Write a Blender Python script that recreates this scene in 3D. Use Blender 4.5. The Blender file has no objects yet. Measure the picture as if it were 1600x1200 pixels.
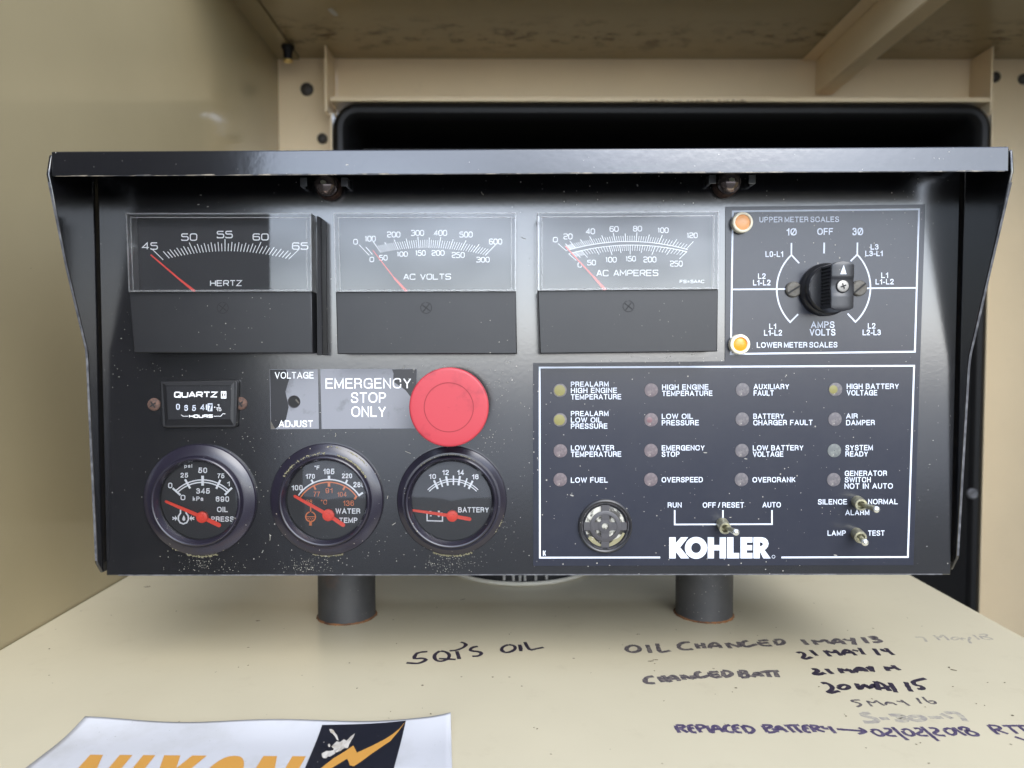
import bpy, bmesh, math, random
from mathutils import Vector, Matrix, Euler
R = math.radians
random.seed(7)
sc = bpy.context.scene
COL = sc.collection

# ------------------------------------------------------------------ camera, sky, sun, exposure
FPX = 1150.0                      # focal length in photograph pixels (1600 wide)
CAMZ = 0.1835                     # lens height above the cream cover (metres)
cd = bpy.data.cameras.new('camera')
cd.sensor_width = 36.0
cd.lens = FPX / 1600 * 36
cd.clip_start = 0.01
cd.clip_end = 3000
cam = bpy.data.objects.new('camera', cd)
cam.location = (0, 0, CAMZ)
cam.rotation_euler = (R(90 - 2.29), 0, R(-0.2))
cd.dof.use_dof = True
cd.dof.focus_distance = 0.40
cd.dof.aperture_fstop = 9.0
COL.objects.link(cam)
sc.camera = cam

w = bpy.data.worlds.new('World'); sc.world = w; w.use_nodes = True
nt = w.node_tree; nt.nodes.clear()
sky = nt.nodes.new('ShaderNodeTexSky'); sky.sky_type = 'NISHITA'; sky.sun_disc = False
SUN_EL, SUN_AZ = 37.0, 161.0      # azimuth from +Y towards +X: behind the camera, a little to the right
sky.sun_elevation = R(SUN_EL); sky.sun_rotation = R(SUN_AZ)
sky.air_density = 1.0; sky.dust_density = 0.6; sky.ozone_density = 1.0
hs = nt.nodes.new('ShaderNodeHueSaturation'); hs.inputs['Saturation'].default_value = 0.42
bg = nt.nodes.new('ShaderNodeBackground'); bg.inputs['Strength'].default_value = 0.15
ow = nt.nodes.new('ShaderNodeOutputWorld')
tcw = nt.nodes.new('ShaderNodeTexCoord'); nz = nt.nodes.new('ShaderNodeTexNoise'); nz.inputs['Scale'].default_value = 2.6; nz.inputs['Detail'].default_value = 5
mrw = nt.nodes.new('ShaderNodeMapRange'); mrw.inputs['From Min'].default_value = 0.36; mrw.inputs['From Max'].default_value = 0.66; mrw.inputs['To Min'].default_value = 0.55; mrw.inputs['To Max'].default_value = 1.5
mpw = nt.nodes.new('ShaderNodeMapping'); mpw.inputs['Scale'].default_value = (1, 1, 2.2); mpw.inputs['Location'].default_value = (0.3, 0.1, 0.0)
vmw = nt.nodes.new('ShaderNodeVectorMath'); vmw.operation = 'SCALE'
nt.links.new(tcw.outputs['Generated'], mpw.inputs['Vector']); nt.links.new(mpw.outputs[0], nz.inputs['Vector']); nt.links.new(nz.outputs['Fac'], mrw.inputs['Value'])
nt.links.new(sky.outputs[0], hs.inputs['Color']); nt.links.new(hs.outputs[0], vmw.inputs[0]); nt.links.new(mrw.outputs[0], vmw.inputs['Scale']); tnt = nt.nodes.new('ShaderNodeVectorMath'); tnt.operation = 'MULTIPLY'; tnt.inputs[1].default_value = (0.94, 0.985, 1.08)
nt.links.new(vmw.outputs[0], tnt.inputs[0]); nt.links.new(tnt.outputs[0], bg.inputs['Color'])
nt.links.new(bg.outputs[0], ow.inputs['Surface'])

sl = bpy.data.lights.new('sun', 'SUN'); sl.energy = 0.9; sl.angle = R(40); sl.color = (1.0, 0.985, 0.955)
so = bpy.data.objects.new('sun', sl); COL.objects.link(so)
d = Vector((math.sin(R(SUN_AZ)) * math.cos(R(SUN_EL)), math.cos(R(SUN_AZ)) * math.cos(R(SUN_EL)), math.sin(R(SUN_EL))))
so.rotation_euler = d.to_track_quat('Z', 'Y').to_euler()
sc.view_settings.view_transform = 'Standard'; sc.view_settings.look = 'None'
sc.view_settings.gamma = 1.0; sc.view_settings.use_curve_mapping = False
sc.view_settings.exposure = 1.78
sc.cycles.diffuse_bounces = 8; sc.cycles.max_bounces = 16

# ------------------------------------------------------------------ measuring: a photograph pixel onto a real plane
RM = cam.rotation_euler.to_matrix()
C0 = Vector(cam.location)
def ray(px, py): return RM @ Vector(((px - 800) / FPX, (600 - py) / FPX, -1.0))
def W(px, py, Y):
    r = ray(px, py); return C0 + r * (Y / r.y)
def S(px, py, z=0.0):
    r = ray(px, py); return C0 + r * ((z - C0.z) / r.z)
Y0 = 0.400                          # the front sheet of the control panel
MPP = Y0 / FPX                      # metres per photograph pixel on that sheet
NY = Vector((0, -1, 0)); NZ = Vector((0, 0, 1))

# ------------------------------------------------------------------ materials
def mat_new(name):
    m = bpy.data.materials.new(name); m.use_nodes = True
    n = m.node_tree; b = n.nodes['Principled BSDF']; return m, n, b
def N(n, t, **k):
    x = n.nodes.new(t)
    for a, v in k.items(): setattr(x, a, v)
    return x
def mth(n, op, a, b=None):
    x = n.nodes.new('ShaderNodeMath'); x.operation = op
    for i, v in enumerate((a, b)):
        if v is None: continue
        if isinstance(v, (int, float)): x.inputs[i].default_value = v
        else: n.links.new(v, x.inputs[i])
    return x.outputs[0]
def mixc(n, fac, a, b):
    x = n.nodes.new('ShaderNodeMix'); x.data_type = 'RGBA'
    for i, v in ((0, fac), (6, a), (7, b)):
        if isinstance(v, (int, float)): x.inputs[i].default_value = v
        elif isinstance(v, tuple): x.inputs[i].default_value = (*v[:3], 1)
        else: n.links.new(v, x.inputs[i])
    return x.outputs[2]
def noise(n, vec, scale, detail=3, rough=0.55):
    x = n.nodes.new('ShaderNodeTexNoise'); x.inputs['Scale'].default_value = scale
    x.inputs['Detail'].default_value = detail; x.inputs['Roughness'].default_value = rough
    n.links.new(vec, x.inputs['Vector']); return x.outputs['Fac']
def rng(n, v, a, b, c=0.0, d_=1.0):
    x = n.nodes.new('ShaderNodeMapRange'); x.inputs['From Min'].default_value = a; x.inputs['From Max'].default_value = b
    x.inputs['To Min'].default_value = c; x.inputs['To Max'].default_value = d_
    n.links.new(v, x.inputs['Value']); return x.outputs[0]
def specks(n, vec, scale, size, cluster, lo, hi, stretch=None):
    """little separate grains: voronoi cells, each with its own size, gathered in drifts"""
    v = vec
    if stretch:
        mp = n.nodes.new('ShaderNodeMapping'); mp.inputs['Rotation'].default_value = stretch[0]; mp.inputs['Scale'].default_value = stretch[1]
        n.links.new(vec, mp.inputs['Vector']); v = mp.outputs[0]
        wn = n.nodes.new('ShaderNodeTexNoise'); wn.inputs['Scale'].default_value = scale * 0.6; n.links.new(v, wn.inputs['Vector'])
        va = n.nodes.new('ShaderNodeVectorMath'); va.operation = 'MULTIPLY_ADD'
        n.links.new(wn.outputs['Color'], va.inputs[0]); va.inputs[1].default_value = (1.2 / scale,) * 3; n.links.new(v, va.inputs[2]); v = va.outputs[0]
    vo = n.nodes.new('ShaderNodeTexVoronoi'); vo.inputs['Scale'].default_value = scale; n.links.new(v, vo.inputs['Vector'])
    sp = n.nodes.new('ShaderNodeSeparateColor'); n.links.new(vo.outputs['Color'], sp.inputs[0])
    r3 = mth(n, 'POWER', sp.outputs[0], 2.5)
    cl = rng(n, noise(n, vec, cluster, 3), lo, hi)
    thr = mth(n, 'MULTIPLY', mth(n, 'MULTIPLY', r3, size), cl)
    return mth(n, 'LESS_THAN', vo.outputs['Distance'], thr)
def P(name, col, rough=0.5, metal=0.0, spec=0.5, coat=0.0, coat_r=0.1, dust=0.0, film=0.0, peel=0.0, peel_s=700, vary=0.0, dcol=(0.5, 0.47, 0.4), rvar=0.0, smudge=None, trans=0.0, ior=None):
    m, n, b = mat_new(name)
    tc = n.nodes.new('ShaderNodeTexCoord'); vec = tc.outputs['Object']
    b.inputs['Roughness'].default_value = rough; b.inputs['Metallic'].default_value = metal
    b.inputs['Specular IOR Level'].default_value = spec
    b.inputs['Coat Weight'].default_value = coat; b.inputs['Coat Roughness'].default_value = coat_r
    if ior: b.inputs['IOR'].default_value = ior
    if trans: b.inputs['Transmission Weight'].default_value = trans
    c = tuple(col)
    out = None
    if vary:
        f = rng(n, noise(n, vec, 22, 4), 0.3, 0.7)
        out = mixc(n, f, tuple(x * (1 - vary) for x in c), tuple(min(1, x * (1 + vary)) for x in c))
    if smudge:
        f = rng(n, noise(n, vec, smudge[0], 5, 0.65), smudge[1], smudge[2])
        out = mixc(n, f, out if out is not None else c, smudge[3])
    if film:
        f = mth(n, 'MULTIPLY', rng(n, noise(n, vec, 30, 5, 0.7), 0.35, 0.75), film)
        out = mixc(n, f, out if out is not None else c, dcol)
    if dust:
        a = specks(n, vec, 430, 0.36 * dust, 12, 0.30, 0.62)
        b2 = specks(n, vec, 190, 0.13 * dust, 9, 0.42, 0.68)
        s = specks(n, vec, 230, 0.26 * dust, 16, 0.45, 0.72, ((0.3, 0.9, 0.5), (0.28, 1.0, 1.0)))
        k = mth(n, 'MAXIMUM', mth(n, 'MAXIMUM', a, b2), s)
        k = mth(n, 'MULTIPLY', k, 0.6)
        out = mixc(n, k, out if out is not None else c, dcol)
        rr = mixc(n, k, (rough,) * 3, (0.9,) * 3)
        n.links.new(rr, b.inputs['Roughness'])
    elif rvar:
        n.links.new(rng(n, noise(n, vec, 16, 5, 0.6), 0.3, 0.7, max(0.02, rough - rvar), rough + rvar), b.inputs['Roughness'])
    if out is not None: n.links.new(out, b.inputs['Base Color'])
    else: b.inputs['Base Color'].default_value = (*c, 1)
    if peel:
        bp = n.nodes.new('ShaderNodeBump'); bp.inputs['Strength'].default_value = peel; bp.inputs['Distance'].default_value = 0.0004
        n.links.new(noise(n, vec, peel_s, 2), bp.inputs['Height']); n.links.new(bp.outputs[0], b.inputs['Normal'])
        if coat: n.links.new(bp.outputs[0], b.inputs['Coat Normal'])
    return m
def clear(name, ior=1.5, tint=(1, 1, 1), haze=0.0, rough=0.02, dust=0.0):
    """thin clear plastic or glass: passes light straight, reflects by Fresnel, with a little surface haze"""
    m = bpy.data.materials.new(name); m.use_nodes = True; n = m.node_tree; n.nodes.clear()
    tr = N(n, 'ShaderNodeBsdfTransparent'); tr.inputs[0].default_value = (*tint, 1)
    gl = N(n, 'ShaderNodeBsdfGlossy'); gl.inputs['Roughness'].default_value = rough
    fr = N(n, 'ShaderNodeFresnel'); fr.inputs['IOR'].default_value = ior
    mx = N(n, 'ShaderNodeMixShader'); n.links.new(fr.outputs[0], mx.inputs[0]); n.links.new(tr.outputs[0], mx.inputs[1]); n.links.new(gl.outputs[0], mx.inputs[2])
    res = mx.outputs[0]
    tc = N(n, 'ShaderNodeTexCoord'); vec = tc.outputs['Object']
    df = N(n, 'ShaderNodeBsdfDiffuse'); df.inputs[0].default_value = (0.6, 0.6, 0.58, 1)
    f = rng(n, noise(n, vec, 45, 5, 0.7), 0.3, 0.8, haze * 0.35, haze)
    if dust:
        a = specks(n, vec, 430, 0.26 * dust, 14, 0.36, 0.66); f = mth(n, 'MAXIMUM', f, mth(n, 'MULTIPLY', a, 0.75))
    m2 = N(n, 'ShaderNodeMixShader'); n.links.new(f, m2.inputs[0]); n.links.new(res, m2.inputs[1]); n.links.new(df.outputs[0], m2.inputs[2])
    o = N(n, 'ShaderNodeOutputMaterial'); n.links.new(m2.outputs[0], o.inputs[0])
    return m

M = {}
M['black'] = P('black_enamel', (0.005, 0.005, 0.006), rough=0.18, spec=0.5, ior=2.05, dust=0.5, film=0.009, peel=0.04, peel_s=420)
M['hood'] = P('black_enamel_hood', (0.006, 0.006, 0.007), rough=0.13, spec=0.5, ior=1.85, dust=0.35, film=0.006, peel=0.07, peel_s=260)
M['edge'] = P('worn_edge', (0.02, 0.02, 0.022), rough=0.5, smudge=(160, 0.46, 0.62, (0.20, 0.17, 0.125)))
M['edge2'] = P('worn_bare_edge', (0.05, 0.05, 0.055), rough=0.45, smudge=(260, 0.4, 0.7, (0.15, 0.15, 0.155)))
M['overlay'] = P('membrane_faceplate', (0.018, 0.020, 0.030), rough=0.22, spec=0.5, ior=1.5, dust=0.55, film=0.012, peel=0.05, peel_s=1500)
M['white'] = P('white_print', (0.60, 0.64, 0.72), rough=0.5)
M['dialwhite'] = P('dial_print_white', (0.92, 0.93, 0.94), rough=0.6)
M['dialorange'] = P('dial_print_orange', (0.80, 0.22, 0.06), rough=0.6)
M['needle'] = P('needle_red', (0.95, 0.075, 0.035), rough=0.45)
M['mneedle'] = P('meter_pointer_red', (0.85, 0.08, 0.06), rough=0.5)
M['dial'] = P('dial_black', (0.018, 0.018, 0.020), rough=0.55)
M['mdial'] = P('meter_dial', (0.022, 0.022, 0.025), rough=0.6)
M['case'] = P('meter_case_plastic', (0.008, 0.008, 0.009), rough=0.38, dust=0.42, film=0.010)
M['caseblk'] = P('meter_case_black', (0.012, 0.012, 0.013), rough=0.45, dust=0.5)
M['slot'] = P('slot_black', (0.006, 0.006, 0.006), rough=0.7)
M['clear'] = clear('clear_cover', ior=1.85, haze=0.008, dust=0.35)
M['glass'] = clear('gauge_glass', ior=1.95, haze=0.012, dust=0.4)
M['ridge'] = clear('clear_ridge', ior=1.9, haze=0.12, rough=0.5)
M['bezel'] = P('gauge_bezel', (0.014, 0.012, 0.020), rough=0.27, spec=0.5, ior=1.6, dust=0.5, dcol=(0.42, 0.38, 0.27))
M['red'] = P('red_plastic', (0.40, 0.034, 0.045), rough=0.42, spec=0.45, smudge=(75, 0.56, 0.74, (0.27, 0.022, 0.032)), dust=0.25, dcol=(0.16, 0.05, 0.05))
M['redgroove'] = P('red_groove', (0.22, 0.010, 0.016), rough=0.6)
M['knob'] = P('knob_black', (0.016, 0.016, 0.018), rough=0.34, spec=0.55, dust=0.35)
M['steel'] = P('dull_steel', (0.13, 0.122, 0.105), rough=0.65, metal=0.35, smudge=(300, 0.4, 0.7, (0.08, 0.07, 0.055)))
M['screwlt'] = P('bright_screw', (0.30, 0.285, 0.26), rough=0.5, metal=0.6)
M['nickel'] = P('tarnished_nickel', (0.50, 0.48, 0.33), rough=0.36, metal=0.75, smudge=(500, 0.4, 0.7, (0.25, 0.23, 0.16)))
M['nickeltip'] = P('lever_tip', (0.8, 0.8, 0.74), rough=0.22, metal=0.8)
M['rustscrew'] = P('rusty_screw', (0.050, 0.030, 0.024), rough=0.8, smudge=(700, 0.4, 0.65, (0.13, 0.068, 0.045)))
M['rust'] = P('rust', (0.07, 0.028, 0.012), rough=0.9, smudge=(160, 0.4, 0.62, (0.26, 0.115, 0.04)))
M['lens'] = P('indicator_lens', (0.092, 0.084, 0.090), rough=0.35, dust=0.9, smudge=(300, 0.48, 0.68, (0.20, 0.18, 0.175)))
M['lensp'] = P('indicator_lens_pink', (0.102, 0.080, 0.086), rough=0.35, dust=0.9, smudge=(300, 0.48, 0.68, (0.21, 0.17, 0.165)))
M['lensg'] = P('indicator_lens_green', (0.105, 0.115, 0.110), rough=0.35, dust=0.9, smudge=(300, 0.48, 0.68, (0.21, 0.215, 0.195)))
M['ledy'] = P('led_yellow', (0.19, 0.172, 0.05), rough=0.4, dust=0.5)
M['ledr'] = P('led_pink', (0.16, 0.085, 0.09), rough=0.4, dust=0.5)
M['cream_ring'] = P('cream_ring', (0.90, 0.82, 0.62), rough=0.4)
M['amberpale'] = P('pale_orange_lens', (0.85, 0.42, 0.18), rough=0.35, vary=0.06)
M['amber'] = P('amber_lens', (0.78, 0.28, 0.02), rough=0.3, vary=0.15)
M['film'] = P('dusty_clear_film', (0.045, 0.045, 0.048), rough=0.30, spec=0.6, smudge=(38, 0.30, 0.46, (0.20, 0.205, 0.225)), dust=0.4)
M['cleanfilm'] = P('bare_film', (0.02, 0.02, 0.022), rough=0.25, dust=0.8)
M['bulb'] = P('bulb_glass', (0.34, 0.27, 0.24), rough=0.12, metal=0.75, spec=0.8)
M['tin'] = P('tin_clip', (0.6, 0.6, 0.58), rough=0.3, metal=0.9)
M['pipe'] = P('post_paint', (0.028, 0.028, 0.030), rough=0.5, dust=0.45, film=0.06, smudge=(40, 0.6, 0.8, (0.075, 0.042, 0.028)))
M['rubber'] = P('black_rubber', (0.005, 0.005, 0.0055), rough=0.5, spec=0.3)
M['void'] = P('black_inner_box', (0.003, 0.003, 0.0033), rough=0.7, spec=0.2)
M['bolt'] = P('dark_bolt', (0.05, 0.045, 0.04), rough=0.5, metal=0.4)
M['greybolt'] = P('grey_bolt', (0.10, 0.10, 0.105), rough=0.5)
M['brass'] = P('brass', (0.7, 0.55, 0.25), rough=0.3, metal=1.0)
M['pearl'] = P('buzzer_diaphragm', (0.46, 0.445, 0.38), rough=0.25, metal=0.0, smudge=(170, 0.46, 0.54, (0.045, 0.042, 0.035)))
M['grille'] = P('buzzer_grille', (0.05, 0.047, 0.050), rough=0.4, dust=0.4)
M['moss'] = P('greenish_dirt', (0.22, 0.20, 0.115), rough=0.9, dust=1.2)
M['beadwhite'] = P('off_white_ring', (0.55, 0.52, 0.44), rough=0.4)
M['greyrod'] = P('grey_rod', (0.35, 0.34, 0.32), rough=0.4)
M['wheel'] = P('counter_wheel', (0.012, 0.012, 0.014), rough=0.3)
M['ink'] = P('marker_ink', (0.020, 0.014, 0.028), rough=0.6, smudge=(500, 0.45, 0.7, (0.055, 0.045, 0.065)))
M['inkmid'] = P('worn_marker_ink', (0.055, 0.045, 0.058), rough=0.6, smudge=(420, 0.42, 0.66, (0.20, 0.175, 0.15)))
M['inkpurple'] = P('purple_marker_ink', (0.050, 0.035, 0.085), rough=0.6, smudge=(420, 0.45, 0.7, (0.15, 0.12, 0.17)))
M['inkfaded'] = P('faded_marker_ink', (0.29, 0.265, 0.235), rough=0.6, smudge=(260, 0.4, 0.62, (0.46, 0.415, 0.31)))
M['sticker'] = P('white_vinyl', (0.52, 0.525, 0.545), rough=0.24, spec=0.5, dust=0.5, dcol=(0.12, 0.11, 0.09), smudge=(26, 0.5, 0.8, (0.44, 0.435, 0.43)), peel=0.5, peel_s=45)
M['orange'] = P('orange_print', (0.55, 0.275, 0.06), rough=0.3)
M['navy'] = P('navy_print', (0.014, 0.015, 0.022), rough=0.25, dust=0.4)
M['torn'] = P('torn_white_paper', (0.46, 0.43, 0.385), rough=0.9, smudge=(300, 0.5, 0.7, (0.35, 0.3, 0.22)))

# cream enamel of the enclosure: fine flecks, faint grime, a gloss that mirrors softly
def cream(name, col, rough, marks=1.0, rust=False, glow=0.4):
    m, n, b = mat_new(name)
    tc = N(n, 'ShaderNodeTexCoord'); vec = tc.outputs['Object']
    f = rng(n, noise(n, vec, 6, 5, 0.6), 0.3, 0.7)
    out = mixc(n, f, tuple(x * 0.95 for x in col), tuple(x * 1.04 for x in col))
    g = mth(n, 'MULTIPLY', rng(n, noise(n, vec, 35, 6, 0.75), 0.58, 0.85), 0.35 * marks)
    out = mixc(n, g, out, (0.34, 0.28, 0.18))
    a = specks(n, vec, 75, 0.085 * marks, 7, 0.36, 0.62)
    s = specks(n, vec, 34, 0.10 * marks, 5, 0.42, 0.68, ((0.2, 0.1, 0.7), (0.3, 1, 1)))
    out = mixc(n, mth(n, 'MULTIPLY', mth(n, 'MAXIMUM', a, s), 0.75), out, (0.14, 0.11, 0.07))
    sc1 = specks(n, vec, 26, 0.10 * marks, 6, 0.45, 0.7, ((0.1, 0.2, -0.5), (0.16, 1.2, 1)))
    out = mixc(n, mth(n, 'MULTIPLY', sc1, 0.5), out, tuple(min(0.85, x * 1.35) for x in col))
    if rust:
        sx = N(n, 'ShaderNodeSeparateXYZ'); n.links.new(vec, sx.inputs[0])
        y = mth(n, 'ADD', sx.outputs[1], 1.03)
        band = mth(n, 'MULTIPLY', rng(n, y, 0.895, 0.955), rng(n, y, 1.02, 0.965))
        wb = mth(n, 'MULTIPLY', band, rng(n, noise(n, vec, 9, 2), 0.3, 0.6, 0.3, 1.0))
        mp = N(n, 'ShaderNodeMapping'); mp.inputs['Scale'].default_value = (0.6, 1, 1); n.links.new(vec, mp.inputs['Vector'])
        sp = rng(n, noise(n, mp.outputs[0], 58, 5, 0.72), 0.50, 0.60)
        out = mixc(n, mth(n, 'MULTIPLY', mth(n, 'MULTIPLY', sp, wb), 0.95), out, (0.065, 0.033, 0.011))
        sp2 = rng(n, noise(n, vec, 120, 4, 0.7), 0.66, 0.76)
        out = mixc(n, mth(n, 'MULTIPLY', sp2, 0.6), out, (0.16, 0.09, 0.04))
    n.links.new(out, b.inputs['Base Color'])
    n.links.new(rng(n, noise(n, vec, 9, 4), 0.3, 0.7, max(0.04, rough - 0.03), rough + 0.04), b.inputs['Roughness'])
    b.inputs['Specular IOR Level'].default_value = glow
    bp = N(n, 'ShaderNodeBump'); bp.inputs['Strength'].default_value = 0.10; bp.inputs['Distance'].default_value = 0.0004
    n.links.new(noise(n, vec, 260, 2), bp.inputs['Height']); n.links.new(bp.outputs[0], b.inputs['Normal'])
    return m
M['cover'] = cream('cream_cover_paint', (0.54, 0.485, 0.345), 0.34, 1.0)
M['wall'] = cream('cream_wall_paint_shaded', (0.315, 0.26, 0.15), 0.11, 0.6, glow=0.6)  # same cream paint, darkened to carry the shade on the walls
M['back'] = cream('cream_back_paint_lit', (0.72, 0.58, 0.375), 0.3, 0.6)  # same cream paint, lightened to stand in for more light at the back
M['roof'] = cream('cream_roof_paint_shaded', (0.33, 0.27, 0.16), 0.2, 0.8, rust=True)  # same cream paint, with the ceiling's shade put into the colour
M['blocker'] = P('black_blocker', (0.018, 0.018, 0.019), rough=0.95)
M['seam'] = P('seam_dark', (0.06, 0.04, 0.02), rough=0.9)
M['ground'] = P('dark_gravel', (0.060, 0.060, 0.060), rough=0.95, smudge=(2, 0.4, 0.6, (0.045, 0.046, 0.044)))
M['pale_ground'] = P('pale_ground_reflector', (0.36, 0.37, 0.385), rough=0.9, smudge=(0.4, 0.4, 0.6, (0.27, 0.28, 0.295)))

# ------------------------------------------------------------------ building helpers
class MB:
    def __init__(s): s.v = []; s.f = []; s.k = 0
    def add(s, vs, fs):
        o = len(s.v); s.v += [Vector(x) for x in vs]; s.f += [tuple(i + o for i in f) for f in fs]
    def poly(s, pts): s.add(pts, [tuple(range(len(pts)))])
    def prism(s, pts, vec, cap_back=True):
        n = len(pts); vec = Vector(vec); a = [Vector(p) for p in pts]; b = [p + vec for p in a]
        fs = [tuple(range(n))] + ([tuple(range(2 * n - 1, n - 1, -1))] if cap_back else [])
        fs += [(i, n + i, n + (i + 1) % n, (i + 1) % n) for i in range(n)]
        s.add(a + b, fs)
    def box(s, x0, x1, y0, y1, z0, z1):
        s.prism([(x0, y0, z0), (x1, y0, z0), (x1, y0, z1), (x0, y0, z1)], (0, y1 - y0, 0))
    def lathe(s, c, prof, n=64, axis='Y', cap0=False, cap1=False):
        """prof: (radius, height along the axis towards the viewer (-Y) or up (+Z))"""
        c = Vector(c); vs = []; fs = []
        for r, h in prof:
            for i in range(n):
                a = 2 * math.pi * i / n
                vs.append(c + (Vector((r * math.cos(a), -h, r * math.sin(a))) if axis == 'Y' else Vector((r * math.cos(a), r * math.sin(a), h))))
        for k in range(len(prof) - 1):
            for i in range(n):
                j = (i + 1) % n
                fs.append((k * n + i, k * n + j, (k + 1) * n + j, (k + 1) * n + i))
        if cap0: fs.append(tuple(range(n - 1, -1, -1)))
        if cap1: fs.append(tuple((len(prof) - 1) * n + i for i in range(n)))
        s.add(vs, fs)
    def tube(s, pts, rad, n=10, caps=True):
        pts = [Vector(p) for p in pts]; rs = rad if isinstance(rad, (list, tuple)) else [rad] * len(pts)
        vs = []; fs = []; up = Vector((0.13, 0.21, 0.97))
        for i, p in enumerate(pts):
            t = (pts[min(i + 1, len(pts) - 1)] - pts[max(i - 1, 0)]).normalized()
            a = t.cross(up).normalized(); b = t.cross(a)
            for j in range(n):
                q = 2 * math.pi * j / n; vs.append(p + (a * math.cos(q) + b * math.sin(q)) * rs[i])
        for i in range(len(pts) - 1):
            for j in range(n): fs.append((i * n + j, i * n + (j + 1) % n, (i + 1) * n + (j + 1) % n, (i + 1) * n + j))
        if caps: fs += [tuple(range(n)), tuple((len(pts) - 1) * n + j for j in range(n))]
        s.add(vs, fs)
    def ribbon(s, pts, wd, nrm=NY, closed=False, lift=1e-5):
        """a printed or drawn line of width wd lying on a surface"""
        pts = [Vector(p) for p in pts]; n = len(pts)
        s.k = (s.k + 1) % 9; off = nrm * (lift + s.k * 6e-6)
        ws = wd if isinstance(wd, (list, tuple)) else [wd] * n
        L = []; Rr = []
        for i in range(n):
            a = pts[(i - 1) % n] if (closed or i > 0) else None
            b = pts[(i + 1) % n] if (closed or i < n - 1) else None
            d1 = (pts[i] - a).normalized() if a is not None else None
            d2 = (b - pts[i]).normalized() if b is not None else None
            if d1 is None: d1 = d2
            if d2 is None: d2 = d1
            n1 = d1.cross(nrm).normalized(); n2 = d2.cross(nrm).normalized()
            m = (n1 + n2)
            m = m.normalized() if m.length > 1e-6 else n1
            k = 1 / max(0.45, m.dot(n1))
            L.append(pts[i] + m * ws[i] * 0.5 * k + off); Rr.append(pts[i] - m * ws[i] * 0.5 * k + off)
        fs = [(i, (i + 1) % n, n + (i + 1) % n, n + i) for i in range(n if closed else n - 1)]
        s.add(L + Rr, fs)
    def build(s, name, m, parent=None, label=None, smooth=True, bevel=0.0, seg=2, base=None, ang=35):
        me = bpy.data.meshes.new(name)
        o = bpy.data.objects.new(name, me); COL.objects.link(o)
        b0 = Vector((0, 0, 0))
        if parent is not None:
            o.parent = parent; b0 = Vector(parent['_b']) if '_b' in parent else b0
        my = Vector(base) if base is not None else b0
        o.location = my - b0
        BASE[o.name] = my
        me.from_pydata([tuple(v - my) for v in s.v], [], s.f)
        bm = bmesh.new(); bm.from_mesh(me); bmesh.ops.recalc_face_normals(bm, faces=bm.faces); bm.to_mesh(me); bm.free()
        me.update(); me.materials.append(m)
        if smooth:
            me.shade_smooth(); me.set_sharp_from_angle(angle=R(ang))
        if bevel:
            md = o.modifiers.new('bevel', 'BEVEL'); md.width = bevel; md.segments = seg; md.limit_method = 'ANGLE'; md.angle_limit = R(40)
        o['_b'] = tuple(my)
        if label: o['label'] = label
        return o
BASE = {}
def thing(name, label, cat, loc):
    o = bpy.data.objects.new(name, None); COL.objects.link(o); o.location = loc; o['_b'] = tuple(loc)
    o.empty_display_size = 0.02
    o['label'] = label; o['category'] = cat; return o
def tag(o, label, cat, group=None):
    o['label'] = label; o['category'] = cat
    if group: o['group'] = group
    return o

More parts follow.
